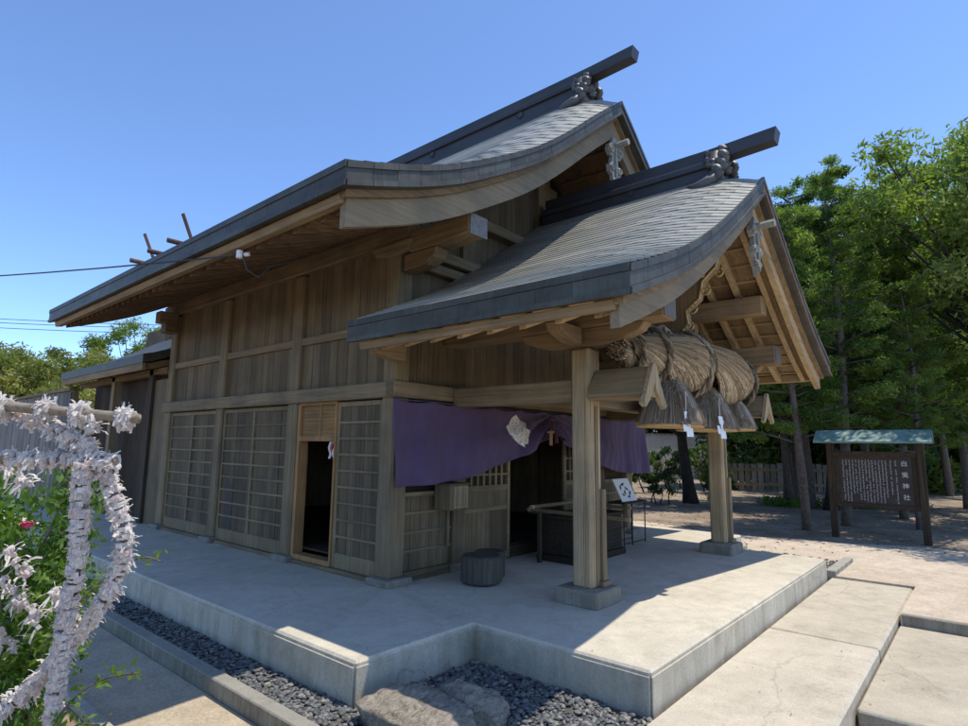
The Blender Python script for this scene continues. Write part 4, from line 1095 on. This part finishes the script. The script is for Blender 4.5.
qbox(m, .061,.13,-.04,.04,.661,1.519); qbox(m, sx_-.13,sx_-.061,-.04,.04,.661,1.519)
m.build('board_frame', W_DARK['x'], t, bevel=.005)
m = MB()
for s in (-1, 1):
    vs = [Q(-.22, 0, 2.02), Q(sx_+.20, 0, 2.02), Q(sx_+.20, s*.36, 1.80), Q(-.22, s*.36, 1.80)]
    m.add(vs+[(v[0], v[1], v[2]-.03) for v in vs], [(0,1,2,3),(7,6,5,4),(0,4,5,1),(1,5,6,2),(2,6,7,3),(3,7,4,0)])
m.build('copper_roof', plain('verdigris', (.15,.235,.20), .55, .1, var=.35, sc=6), t)
M_WHITE = plain('white_lettering', (.62,.62,.58), .7, var=.05, bmp=0)
# heading: four large characters, top to bottom on the right
def glyph(ch, size, a, c):
    cu = bpy.data.curves.new('lettering', 'FONT'); cu.body = ch; cu.size = size; cu.align_x = 'CENTER'; cu.align_y = 'CENTER'; cu.extrude = .002; cu.offset = .0008
    o = bpy.data.objects.new('lettering', cu); C.objects.link(o)
    bpy.context.view_layer.update(); dg = bpy.context.evaluated_depsgraph_get()
    me = bpy.data.meshes.new_from_object(o.evaluated_get(dg)); C.objects.unlink(o); bpy.data.objects.remove(o)
    ex = unit(Rp-Lp); nrm = np.array([ex[1], -ex[0], 0])    # outward from the front
    M = Matrix(((ex[0], 0, nrm[0], 0), (ex[1], 0, nrm[1], 0), (0, 1, 0, 0), (0,0,0,1)))
    me.transform(M); me.materials.clear(); me.materials.append(M_WHITE)
    o = bpy.data.objects.new('lettering', me); C.objects.link(o); link(o, bd, Q(a, -.024, c)); return o
# which side faces the camera?
for i, ch in enumerate('白兎神社'): glyph(ch, .105, sx_-.25, 1.40-.2*i)
m = MB()
cols = [.36,.45,.52]+[.60+.052*k for k in range(13)]
a = sx_-.38; k = 0
while a > .17:
    ztop = 1.46; zb = [.70,.86,.80,.70,.70,.72,.69,.69,.70,.72][k % 10]
    z = ztop
    while z > zb:
        if random.random() < .93:
            h = .020
            for s in range(3):
                d = random.choice('hhv'); x0 = a+random.uniform(-.013,.004); zz = z-random.uniform(0,.018)
                if d == 'h': qbox(m, x0-.004, x0+.015, -.0235, -.021, zz-.0035, zz)
                else: qbox(m, x0+.004, x0+.0085, -.0235, -.021, z-.019, z)
        z -= .027
    a -= (.052 if k > 1 else .075); k += 1
m.build('small_writing', M_WHITE, bd)

# ------------------------------------------------------------------ background wall and low fence on the right
t = thing('retaining_wall', (26, 9, -.2), 'pale concrete retaining wall in shade beyond the courtyard trees', 'wall')
Q2 = None
Q = frame((31.5, 5.6, -.22), (-8.0, 5.0))
m = MB(); 
for k in range(6): qbox(m, k*3.0+.01, k*3.0+2.99, -.15, .15, 0, 2.35)
m.build('wall_panels', concrete('old_wall', (.58,.58,.54), .2), t)
m = MB(); qbox(m, 0, 18, -.19, .19, 2.35, 2.45); m.build('coping', concrete('old_coping', (.36,.36,.34), .9), t)
t = thing('picket_fence', (20.5, 1.5, -.2), 'low grey board fence at the back of the courtyard behind the cedar trunks', 'fence')
Q = frame((22.4, -1.6, -.22), (-3.1, 4.6))
m = MB()
for k in range(24): qbox(m, k*.235, k*.235+.19, -.015, .015, .1, 1.12+random.uniform(-.03,.03))
m.build('pickets', wood('picket_wood', 'z', (.12,.11,.095), (.20,.185,.16), (.28,.26,.225)), t)
m = MB(); qbox(m, 0, 5.6, .016, .06, .85, .95); qbox(m, 0, 5.6, .016, .06, .3, .4); m.build('rails', W_GREY['x'], t)
t = thing('stone_edging', (17, .6, -.2), 'pale stone edging lying in dappled light in front of the board fence', 'edging')
Q = frame((17.6, -1.2, -.215), (-2.2, 3.4)); m = MB()
for k in range(4): qbox(m, k*.9+.01, k*.9+.88, -.17, .17, 0, .15)
m.build('stones', M_CONC, t)

# ------------------------------------------------------------------ vegetation
def leafquads(cent, size, n_up=.3, aspect=.6):
    n = len(cent)
    d = rng.normal(size=(n,3)); d /= np.linalg.norm(d, axis=1)[:,None]
    e = rng.normal(size=(n,3)); e[:,2] += n_up; e -= (e*d).sum(1)[:,None]*d; e /= np.linalg.norm(e, axis=1)[:,None]
    s = size*rng.uniform(.6,1.3,size=(n,1))
    V = np.stack([cent-d*s, cent+e*s*aspect*.5, cent+d*s, cent-e*s*aspect*.5], 1).reshape(-1,3)
    F = np.arange(n*4).reshape(-1,4); return V, F
def cloud(centers, radii, per, flat=1.0, shell=.35):
    out = []; sh = []
    for c, r, p in zip(centers, radii, per):
        d = rng.normal(size=(p,3)); d /= np.linalg.norm(d, axis=1)[:,None]
        q = rng.random((p,1))**shell; base = rng.random()
        out.append(np.array(c)+d*q*np.array([r, r, r*flat])); sh.append(np.clip(base*.6+.4*rng.random(p), 0, 1))
    return np.concatenate(out), np.concatenate(sh)
def mesh_obj(name, me, parent, loc):
    o = bpy.data.objects.new(name, me); C.objects.link(o); link(o, parent, loc); return o

def cedar_mesh(h, seed, mat, base=.26, spread=.22, nb=74, leafn=360, ls=.058):
    r = np.random.default_rng(seed)
    cs = []; rs = []; ps = []; limbs = []
    for k in range(nb):
        f = base+(1-base)*(k/nb)**.9; z = h*f; L = h*spread*(1.06-f)**.45*r.uniform(.45,1.15)*(.8 if f < .4 else 1); a = k*2.4+r.uniform(-.4,.4)
        if r.random() < .12: continue
        lift = .28*L
        tip = np.array([L*math.cos(a), L*math.sin(a), z+lift-.15*L*r.random()])
        limbs.append(((0,0,z), tuple(tip*np.array([.55,.55,1])+np.array([0,0,-.3*lift])), tuple(tip)))
        m = max(2, int(L/.42))
        for q in range(m):
            s = (q+1)/m
            if s < .35: continue
            c = tip*np.array([s,s,0])+np.array([0,0,z+(tip[2]-z)*s])+r.normal(size=3)*.12
            cs.append(c); rs.append(1.08*(.22+.15*L*.5*r.uniform(.6,1.3))); ps.append(int(leafn*r.uniform(.6,1.2)))
    P, S = cloud(cs, rs, ps, .6, .85)
    V, F = leafquads(P, ls, .2, .55)
    me = fastmesh('crown', V, F, S, mat)
    tb = MB(); zs = np.linspace(-.1, h*.98, 14)
    tb.tube([(.10*math.sin(z*.6+seed), .10*math.cos(z*.45+seed), z) for z in zs], [max(.02, .0125*h*(1-z/h)**.8+.012) for z in zs], 9)
    for l in limbs: tb.tube(l, [.035,.022,.010], 5)
    return me, tb
def broad_mesh(h, seed, mat, cr=(2.6,2.6,2.2), nc=60, leafn=260, ls=.11, trunk_r=.16, lean=(0,0), cz=.68, stems=1):
    r = np.random.default_rng(seed); cs = []; rs = []; ps = []; tb = MB()
    top = np.array([lean[0], lean[1], h*cz])
    for k in range(nc):
        d = r.normal(size=3); d /= np.linalg.norm(d); q = r.random()**.4
        c = top+d*q*np.array(cr)+np.array([0,0,0]); 
        cs.append(c); rs.append(r.uniform(.35,.62)*cr[0]/2.6); ps.append(int(leafn*r.uniform(.5,1.2)))
        if k % 2 == 0:
            st = np.array([lean[0]*.45, lean[1]*.45, h*cz*r.uniform(.45,.8)]); tb.tube([st, (st+c)/2+np.array([0,0,-.12]), c], [trunk_r*.42,trunk_r*.2,.012], 5)
    P, S = cloud(cs, [x*1.25 for x in rs], ps, .7, .75); V, F = leafquads(P, ls, .6, .6); me = fastmesh('crown', V, F, S, mat)
    for s in range(stems):
        ox, oy = (0,0) if stems == 1 else (.28*math.cos(s*2.3), .28*math.sin(s*2.3))
        zs = np.linspace(0, 1, 9)
        tb.tube([(ox+top[0]*z**1.3*.9+.06*math.sin(5*z+s), oy+top[1]*z**1.3*.9+.06*math.cos(4*z+s), -.1+z*h*cz*1.08) for z in zs], [trunk_r*(1.25-.85*z) if z > 0 else trunk_r*1.7 for z in zs], 9)
    return me, tb
def tree(name, pos, rot, me, tb_or_me, scale, label, bark, group=None, cat='tree'):
    t = thing(name, pos, label, cat, group); t.rotation_euler[2] = rot; t.scale = (scale,)*3
    c = bpy.data.objects.new('crown', me); C.objects.link(c); c.parent = t
    k = bpy.data.objects.new('trunk', tb_or_me); C.objects.link(k); k.parent = t
    return t
def trunkmesh(tb, bark):
    me = bpy.data.meshes.new('trunk'); me.from_pydata([tuple(v) for v in tb.v], [], tb.f); at = me.attributes.new('rnd','FLOAT','FACE'); at.data.foreach_set('value', tb.r)
    me.materials.append(bark); me.polygons.foreach_set('use_smooth', [True]*len(me.polygons)); return me
FW = np.array([.7501,.6457,.1427]); RT = np.array([.6509,-.7590,.0134])
cm1, tb1 = cedar_mesh(9.6, 1, L_CEDAR); cm2, tb2 = cedar_mesh(9.0, 5, L_CEDAR, .26, .22); 
ct1, ct2 = trunkmesh(tb1, M_BARK), trunkmesh(tb2, M_BARK)
CED = [ # depth, side, rot, scale, which, label
 (13.0, 8.0, 0.3, .85, 1, 'tallest cedar tree with a rounded tip right of the porch roof'),
 (12.4, 6.65, 2.1, .76, 2, 'short cedar tree partly hidden by the right edge of the porch roof'),
 (14.5, 10.3, 4.0, .86, 2, 'slim cedar tree between the tallest cedar and the leafy right-hand tree'),
 (12.6, 9.3, 1.2, .56, 1, 'low bushy cedar tree directly above the information board roof'),
 (18.0, 11.6, 5.0, .98, 1, 'cedar tree standing farther back behind the tallest cedar'),
 (21.0, 14.6, .9, 1.05, 2, 'slender cedar tree in the second row left of the leafy tree'),
 (22.5, 17.6, 3.6, 1.1, 1, 'slender cedar tree in the last row behind the leafy tree'),
 (17.0, 9.3, 1.9, 1.05, 2, 'slender cedar tree half hidden behind the tallest cedar'),
 (16.2, 11.9, 5.5, 1.0, 1, 'slender cedar tree rising above the right half of the information board'),
 (20.0, 12.0, 2.4, .95, 1, 'slender cedar tree in the second row right of the porch roof edge'),
 (17.5, 14.2, 2.9, .92, 2, 'cedar tree at the right margin behind the leafy tree'),
]
for (d, s, r_, sc, w, lab) in CED:
    tree('cedar_tree', ground_at(d, s), r_, cm1 if w == 1 else cm2, ct1 if w == 1 else ct2, sc, lab, M_BARK, 'cedar trees right of the shrine')
bm1, bt1 = broad_mesh(8.4, 11, L_BROAD, (3.1,3.1,2.2), 78, 480, .085, .17, (0,0), .76); bk1 = trunkmesh(bt1, M_BARKD)
tree('broadleaf_tree', ground_at(12.2, 11.3), .5, bm1, bk1, 1.06, 'large broadleaf tree spreading in from the right edge above the board', M_BARKD)
bm2, bt2 = broad_mesh(6.0, 23, L_DARK, (2.6,2.6,1.7), 60, 360, .095, .16, (.6,.2), .74); bk2 = trunkmesh(bt2, M_BARKD)
tree('dark_tree', (13.9, 2.35, -.215), 2.4, bm2, bk2, 1.0, 'dark leaning tree trunk seen between the two porch posts', M_BARKD)
tree('dark_tree', (10.5, 3.6, -.215), .8, bm2, bk2, 1.1, 'dark tree hidden mostly behind the left porch post, shading the yard', M_BARKD)
tree('dark_tree', (14.8, -1.2, -.215), 4.1, bm2, bk2, .85, 'dark tree shading the courtyard behind the information board', M_BARKD)
tree('dark_tree', ground_at(14.6, 14.6), 5.6, bm2, bk2, 1.0, 'dark tree in deep shade at the right edge of the courtyard', M_BARKD)
bm4, bt4 = broad_mesh(6.5, 29, L_DARK, (2.0,2.0,1.5), 40, 220, .11, .07, (.2,.3), .78, stems=5); bk4 = trunkmesh(bt4, M_BARK)
tree('multi_stem_tree', ground_at(17.6, 9.3), 0, bm4, bk4, 1.0, 'thin-stemmed tree with several reddish trunks behind the board fence', M_BARK)
# forest behind, one mass
def forest(name, dlist, mat, label, ztop, seed, leaf=.28, per=420, cat='woodland'):
    r = np.random.default_rng(seed); cs = []; rs = []; ps = []
    for (d0, d1, s0, s1, n, zt) in dlist:
        for k in range(n):
            d = r.uniform(d0, d1); s = s0+(s1-s0)*(k+r.random())/n; x, y, _ = ground_at(d, s)
            hgt = zt*r.uniform(.75,1.08)
            for q in range(8):
                cs.append((x+r.normal()*1.0, y+r.normal()*1.0, -.3+hgt*(q+.7)/8.2)); rs.append(r.uniform(.8,1.5)*(1.1-.05*q)); ps.append(per)
    P, S = cloud(cs, rs, ps, .75, .4); V, F = leafquads(P, leaf, .5, .6); me = fastmesh(name, V, F, S, mat)
    o = bpy.data.objects.new(name, me); C.objects.link(o); tag(o, label, cat, kind='stuff'); return o
forest('woodland', [(24,28,12.0,30,46,12.0),(34,40,-3,40,54,10.0)], L_WOOD, 'dense green woodland closing the view behind the courtyard', 9, 77, .19, 560)
# ferny ground cover below the board fence
r0 = np.random.default_rng(3); cs = [tuple(np.array(ground_at(17.4+r0.uniform(-.5,.5), 8.0+4.6*r0.random()))+np.array([0,0,.12])) for _ in range(40)]
P, S = cloud(cs, [.28]*40, [90]*40, .6); V, F = leafquads(P, .06, .9, .5); me = fastmesh('ground_cover', V, F, S, L_BUSH); o = bpy.data.objects.new('ground_cover', me); C.objects.link(o)
tag(o, 'low bright green ground cover along the foot of the board fence', 'ground cover', kind='stuff')
# fallen leaves in the shaded courtyard
P = np.array([ground_at(d, s, -.205) for d, s in zip(rng.uniform(9.5,21,3500), rng.uniform(.5,15,3500))]); P = P[P[:,0] > 6.6]
V, F = leafquads(P, .035, .1, .6); V[:,2] = np.clip(V[:,2], -.213, -.195)
me = fastmesh('leaf_litter', V, F, rng.random(len(F)), leafmat('dead_leaf', [(.10,.06,.03),(.2,.13,.07),(.30,.21,.12)], .1)); o = bpy.data.objects.new('leaf_litter', me); C.objects.link(o)
tag(o, 'scattered brown fallen leaves on the shaded courtyard ground', 'leaf litter', kind='stuff')
P = np.concatenate([np.stack([rng.uniform(-1.2,5.2,60), rng.uniform(-2.9,3.0,60), np.full(60,.004)],1), np.stack([rng.uniform(-.4,4.9,50), rng.uniform(-3.8,-3.0,50), np.full(50,-.230)],1), np.stack([rng.uniform(.9,3.3,30), rng.uniform(-5.5,-3.9,30), np.full(30,-.310)],1)])
z_ = P[:,2].copy(); ok = ~((P[:,0] < -.28) & (P[:,1] < -1.4)) ; P, z_ = P[ok], z_[ok]
V, F = leafquads(P, .016, .1, .5); V[:,2] = np.repeat(z_, 4)+.002+np.abs(V[:,2]-np.repeat(z_, 4))*.25
me = fastmesh('dry_leaves', V, F, rng.random(len(F)), bpy.data.materials['dead_leaf']); o = bpy.data.objects.new('dry_leaves', me); C.objects.link(o)
tag(o, 'few tiny dry leaves blown over the platform and steps', 'leaf litter', kind='stuff')
sm, sb = broad_mesh(1.1, 31, L_DARK, (.6,.6,.45), 26, 110, .05, .02, (0,0), .6, stems=4); sbk = trunkmesh(sb, M_BARKD)
for (p, s, lab) in (((16.6,5.2,-.215), 1.5, 'leafy shrub in shade before the pale retaining wall'), ((18.6,3.4,-.215), 1.7, 'large leafy shrub between the retaining wall and the board fence'), ((20.2,5.6,-.215), 1.6, 'leafy shrub farthest back against the retaining wall'), ((13.0,2.9,-.215), 1.0, 'small dark shrub left of the leaning dark trunk'), ((12.6,1.0,-.215), .8, 'small dark shrub behind the right porch post')):
    tree('shrub', p, s*3, sm, sbk, s, lab, M_BARKD, cat='shrub')
# left background trees
ym, yt = broad_mesh(6.2, 41, L_YEL, (3.0,3.0,2.5), 90, 420, .11, .12, (0,0), .58); yk = trunkmesh(yt, M_BARK)
gm, gt = broad_mesh(7.8, 43, L_BROAD, (2.6,2.6,2.6), 90, 420, .10, .14, (0,0), .68); gk = trunkmesh(gt, M_BARK)
YT = [(27,-23.5,.3,.95,'yellow-green tree at the far left edge beyond the fence'),(26,-20.6,1.7,.98,'yellow-green tree above the paper-covered rail'),(28,-18.0,2.9,1.0,'yellow-green tree just left of the annex roof'),(31,-26.5,4.4,1.15,'pale yellow-green tree mostly outside the left edge'),(25,-15.6,5.1,.85,'yellow-green tree seen under the end of the main eave')]
for (d, s, r_, sc, lab) in YT: tree('yellow_green_tree', ground_at(d, s, -.4), r_, ym, yk, sc, lab, M_BARK, 'yellow-green trees left of the shrine')
tree('green_tree', ground_at(32,-19.2,-.4), .5, gm, gk, 1.05, 'dark green tree with open crown between the yellow trees and the roof end', M_BARK)
tree('green_tree', ground_at(31,-16.6,-.4), 2.0, gm, gk, 1.05, 'dark green tree showing between the main eave and the annex roof', M_BARK)
forest('hillside_wood', [(38,46,-48,-14,34,6.6)], L_YEL, 'hazy yellow-green wood on the slope behind the left-hand trees', 6, 99, .3, 300)

# ------------------------------------------------------------------ paper-wrapped rack at the left, with its bush
M_PAPER = None
def paper_mat():
    m, nt, bs = newmat('fortune_paper'); rn = attr_rnd(nt)
    c = ramp(nt, rn, [(0,(.78,.73,.67)),(.35,(.92,.87,.80)),(.75,(.96,.92,.85)),(.92,(.90,.76,.70)),(1,(.66,.68,.72))])
    w = nt.nodes.new('ShaderNodeTexNoise'); w.inputs['Scale'].default_value = 160; nt.links.new(texco(nt,(1,1,.3),True), w.inputs['Vector'])
    c = mixc(nt, .5, c, mixc(nt, 1.0, c, ramp(nt, w.outputs['Fac'], [(.45,(.62,.6,.66)),(.55,(1,1,1))]), 'MULTIPLY'))
    nt.links.new(c, bs.inputs['Base Color']); bs.inputs['Roughness'].default_value = .85
    tr = nt.nodes.new('ShaderNodeBsdfTranslucent'); nt.links.new(c, tr.inputs[0]); mx = nt.nodes.new('ShaderNodeMixShader'); mx.inputs[0].default_value = .5
    nt.links.new(bs.outputs[0], mx.inputs[1]); nt.links.new(tr.outputs[0], mx.inputs[2]); nt.links.new(mx.outputs[0], nt.nodes['Material Output'].inputs[0]); return m
M_PAPER = paper_mat()
f2 = unit((FW[0],FW[1],0)); r2 = unit((RT[0],RT[1],0))
RK = CAMP.copy()
def rk(side, z, dep=2.0): p = RK+f2*dep+r2*side; return np.array([p[0], p[1], z])
# side metres / heights of the frame members
def bez(pts, n):
    pts = np.array(pts); t = np.linspace(0, len(pts)-1, n); i = np.minimum(t.astype(int), len(pts)-2); f = (t-i)[:,None]
    def g(k): return pts[np.clip(i+k, 0, len(pts)-1)]
    p0, p1, p2, p3 = g(-1), g(0), g(1), g(2)
    return .5*((2*p1)+(-p0+p2)*f+(2*p0-5*p1+4*p2-p3)*f*f+(-p0+3*p1-3*p2+p3)*f**3)
M_BAMBOO = wood('weathered_bamboo', 'x', (.15,.12,.085), (.27,.22,.16), (.38,.32,.24), var=.1)
t_r = thing('fortune_rack', tuple(rk(-1.45,-.33)), 'bamboo rail and arched frame thickly tied with white fortune papers', 'rack')
H1 = [[-3.697, -1.944, 1.531], [-3.561, -2.1, 1.517], [-3.424, -2.255, 1.502], [-3.236, -2.437, 1.48]]
H2 = [[-3.677, -1.956, 1.337], [-3.544, -2.11, 1.337], [-3.41, -2.265, 1.336], [-3.286, -2.41, 1.335]]
HOOP = bez([[-3.672, -1.801, 1.452], [-3.546, -2.022, 1.506], [-3.474, -2.13, 1.482], [-3.401, -2.264, 1.421], [-3.324, -2.335, 1.337], [-3.259, -2.377, 1.185], [-3.223, -2.381, 1.015], [-3.252, -2.314, 0.861], [-3.297, -2.232, 0.733], [-3.376, -2.104, 0.564], [-3.437, -2.013, 0.474], [-3.518, -1.901, 0.394]], 60)
STEM = bez([[-3.363, -2.351, 1.331], [-3.358, -2.335, 1.238], [-3.339, -2.305, 1.0], [-3.34, -2.244, 0.729], [-3.33, -2.196, 0.462], [-3.324, -2.175, 0.335], [-3.32,-2.17,.1], [-3.32,-2.17,-.33]], 40)
m = MB(); m.tube(bez(H1, 12), .0175, 12); m.build('bamboo_rail', M_BAMBOO, t_r, smooth=True)
m = MB(); m.tube(bez(H2, 12), .015, 12); m.build('bamboo_rail', M_BAMBOO, t_r, smooth=True)
m = MB(); m.tube(HOOP, .013, 8); m.build('arched_branch', M_BARK, t_r, smooth=True)
m = MB(); m.tube(STEM, .015, 8); m.build('upright', M_BARK, t_r, smooth=True)
m = MB(); m.tube([rk(-2.0,-.33,2.0), rk(-2.0,1.6,2.0)], .025, 8); m.build('upright', M_BARK, t_r, smooth=True)
class PB(MB):
    def strip(s, p, d0, L, w, bend, seg=4, rnd=None):
        """a folded paper tail from p along d0, curling down"""
        d = unit(d0); side = unit(np.cross(d, (0.2,0.1,1))+rng.normal(size=3)*.25); r_ = random.random() if rnd is None else rnd
        vs = []; q = np.array(p, float)
        for k in range(seg+1):
            vs += [q-side*w/2, q+side*w/2]; q = q+d*L/seg; d = unit(d+np.array([0,0,-bend])+rng.normal(size=3)*.16)
        s.add(vs, [(2*k, 2*k+1, 2*k+3, 2*k+2) for k in range(seg)], r_)
papers = PB()
def wrap(path, r0, per_m, lo=.03, hi=.07, down=.6, frac=(0,1), bands=True):
    path = np.array(path); seg = np.linalg.norm(np.diff(path, axis=0), axis=1); tot = seg.sum(); cum = np.concatenate([[0], np.cumsum(seg)])
    n = int(tot*per_m)
    for k in range(n):
        s = random.uniform(*frac)*tot; i = min(np.searchsorted(cum, s, 'right')-1, len(seg)-1); f = (s-cum[i])/seg[i]
        p = path[i]+(path[i+1]-path[i])*f; d = unit(path[i+1]-path[i]); a = random.uniform(0, 6.283)
        u = unit(np.cross(d, (.3,.2,.9))); v = np.cross(d, u); o = u*math.cos(a)+v*math.sin(a); tang = -u*math.sin(a)+v*math.cos(a)
        w = random.uniform(.006,.011); rr = r0*random.uniform(.85,1.25); rn_ = random.random()
        if bands and random.random() < .6:      # a turn of paper round the branch
            nn = 7; a0 = a; vs = []; tilt = random.uniform(-.3,.3)
            for q in range(nn+1):
                b_ = a0+q*random.uniform(.5,.62); oo = u*math.cos(b_)+v*math.sin(b_); sh = d*(tilt*.02*(q-nn/2)/nn); r1_ = rr*random.uniform(.95,1.08)
                vs += [p+oo*r1_+sh-d*w/2, p+oo*r1_*random.uniform(.95,1.1)+sh+d*w/2]
            papers.add(vs, [(2*q,2*q+1,2*q+3,2*q+2) for q in range(nn)], rn_)
        q = p+o*rr
        papers.strip(q, o*random.uniform(.6,1.2)+tang*random.uniform(-.8,.8)+np.array([0,0,random.uniform(-.4,.3)]), random.uniform(lo, hi), w, down*random.random(), 3, rn_)
        if random.random() < .8: papers.strip(q, o*.6-tang*random.uniform(-.8,.8)+d*random.uniform(-.6,.6), random.uniform(lo*.7, hi*.8), w, down*random.random(), 3, rn_)
        # the knot
        c = q; e1, e2 = o*.006, tang*.010; e3 = d*.008
        papers.add([c-e1-e2-e3,c+e1-e2-e3,c+e1+e2-e3,c-e1+e2-e3,c-e1-e2+e3,c+e1-e2+e3,c+e1+e2+e3,c-e1+e2+e3], [(0,3,2,1),(4,5,6,7),(0,1,5,4),(1,2,6,5),(2,3,7,6),(3,0,4,7)], rn_)
wrap(HOOP, .0195, 380, .014, .036); wrap(STEM, .0205, 420, .010, .024); wrap(bez(H2, 12), .019, 260, .016, .040, 1.2)
wrap(bez(H1, 12)[:5], .021, 90, .02, .045, 1.2); wrap(bez(H1, 12), .020, 10, .015, .035, 1.0)
for f_ in ((.30,.34),(.52,.56),(.68,.73),(.90,.96)): wrap(bez(H1, 12), .020, 170, .015, .04, 1.4, f_)
wrap([[-3.359, -2.327, 1.487], [-3.344, -2.333, 1.432], [-3.355, -2.307, 1.371]], .018, 200, .02,.05,.9)
o = papers.build('tied_papers', M_PAPER, t_r); tag(o, kind='stuff')
# the bush that grows through the rack
def bush():
    t = thing('flowering_bush', tuple(rk(-2.0,-.33,3.0)), 'leafy green bush growing behind the paper-tied rack, with one pink bloom', 'bush')
    r = np.random.default_rng(21); cs = []; rs = []; ps = []; st = MB()
    for k in range(120):
        side = r.uniform(-3.2,-1.70); dep = r.uniform(2.35,3.4); side *= dep/2.4*.82; z = r.uniform(-.1,1.2)
        if side/dep > -.67: side = -.67*dep-random.random()*.35
        c = rk(side, z, dep); cs.append(c); rs.append(r.uniform(.10,.19)); ps.append(int(r.uniform(80,150)))
        base = rk(-2.3+r.normal()*.15, -.33, 2.9); mid = (base+c)/2+np.array([0,0,.1]); st.tube([base, mid, c], [.014,.009,.004], 5)
    ps = [int(p*1.5) for p in ps]; P, S = cloud(cs, rs, ps, .9, .6); V, F = leafquads(P, .021, .8, .8); me = fastmesh('leaves', V, F, S, L_BUSH)
    o = bpy.data.objects.new('leaves', me); C.objects.link(o); link(o, t, (0,0,0)); o.location = -WP[t.name]
    st.build('stems', M_BARK, t, smooth=True)
    f = MB(); c = rk(-1.71, 1.07, 2.25)
    for k in range(16):
        a = k*2.4; d = np.array([math.cos(a)*.6, math.sin(a)*.6, .5+.03*k]); e = unit(np.cross(d, (0,0,1))); p0 = c; d = unit(d)
        f.add([p0, p0+d*.022-e*.014, p0+d*.036, p0+d*.022+e*.014], [(0,1,2,3)])
    f.build('bloom', plain('pink_petal', (.55,.06,.14), .6, bmp=0), t)
    # papers tied on the nearer twigs
    global papers
    papers = PB()
    for p in [[-3.425, -1.902, 0.962], [-3.424, -1.879, 0.852], [-3.391, -1.909, 0.816], [-3.415, -1.849, 0.669], [-3.38, -1.915, 0.78], [-3.476, -1.916, 1.292], [-3.3, -2.016, 0.818]]:
        p = np.array(p); wrap([p-np.array([.03,.02,-.05]), p, p+np.array([.05,-.04,-.06])], .010, 110, .03, .07, .8, bands=False)
    o = papers.build('tied_papers', M_PAPER, t); tag(o, kind='stuff')
bush()
# low sprigs reaching over the path
def sprig(pts, n, label):
    t = thing('leafy_sprig', tuple(pts[0]), label, 'sprig')
    path = bez(pts, 24); m = MB(); m.tube(path, .0035, 5); m.build('stem', M_BARK, t, smooth=True)
    P = []; 
    for k in range(n):
        i = random.randint(3, 23); P.append(path[i]+rng.normal(size=3)*.018)
    V, F = leafquads(np.array(P), .019, .8, .8); me = fastmesh('leaves', V, F, .5+.5*rng.random(len(F)), L_BUSH); o = bpy.data.objects.new('leaves', me); C.objects.link(o); link(o, t, (0,0,0)); o.location = -WP[t.name]
sprig([rk(-1.50,.25,2.05), rk(-1.40,.50,2.1), rk(-1.28,.60,2.1), rk(-1.16,.625,2.1)], 60, 'upper leafy sprig reaching right over the path below the rack')
sprig([rk(-1.52,.22,2.05), rk(-1.42,.40,2.1), rk(-1.34,.46,2.1), rk(-1.27,.46,2.1)], 45, 'lower short leafy sprig beside the foot of the rack')
sprig([rk(-1.42,.80,2.1), rk(-1.36,.90,2.15), rk(-1.25,.98,2.2), rk(-1.17,.97,2.2)], 25, 'leafy sprig poking out right of the arched branch')

# ------------------------------------------------------------------ light, sky, camera
sun_v = unit((.27, -.235, 1.0))
sd = bpy.data.lights.new('sun', 'SUN'); sd.energy = 2.15; sd.angle = R(.53); sd.color = (1, .935, .81)
so = bpy.data.objects.new('sun', sd); C.objects.link(so); so.rotation_euler = Vector(sun_v).to_track_quat('Z', 'Y').to_euler()
w = bpy.data.worlds.new('World'); bpy.context.scene.world = w; w.use_nodes = True; nt = w.node_tree
sky = nt.nodes.new('ShaderNodeTexSky'); sky.sky_type = 'NISHITA'; sky.sun_disc = False
sky.sun_elevation = math.asin(sun_v[2]); sky.sun_rotation = math.atan2(sun_v[0], sun_v[1]); sky.altitude = 1200; sky.air_density = .7; sky.dust_density = .3; sky.ozone_density = 5.0
bg = nt.nodes['Background']; bg.inputs['Strength'].default_value = .15; hs = nt.nodes.new('ShaderNodeHueSaturation'); hs.inputs['Saturation'].default_value = 1.02; nt.links.new(sky.outputs[0], hs.inputs['Color']); nt.links.new(hs.outputs[0], bg.inputs['Color'])
cd = bpy.data.cameras.new('camera'); cd.sensor_width = 36; cd.lens = 21.6126; cd.clip_end = 2000; cd.clip_start = .05
co = bpy.data.objects.new('camera', cd); C.objects.link(co)
r_ = Vector((0.65089517,-0.75904961,0.01338523)); u_ = Vector((-0.11694782,-0.08283214,0.98967775)); f_ = Vector((0.75010579,0.64574184,0.14268423))
co.matrix_world = Matrix(((r_.x,u_.x,-f_.x,CAMP[0]),(r_.y,u_.y,-f_.y,CAMP[1]),(r_.z,u_.z,-f_.z,CAMP[2]),(0,0,0,1)))
s = bpy.context.scene; s.camera = co
s.view_settings.view_transform = 'Standard'; s.view_settings.look = 'None'; s.view_settings.exposure = 1.10; s.view_settings.gamma = 1; s.view_settings.use_curve_mapping = False
s.cycles.max_bounces = 8; s.cycles.diffuse_bounces = 5; s.cycles.transparent_max_bounces = 8
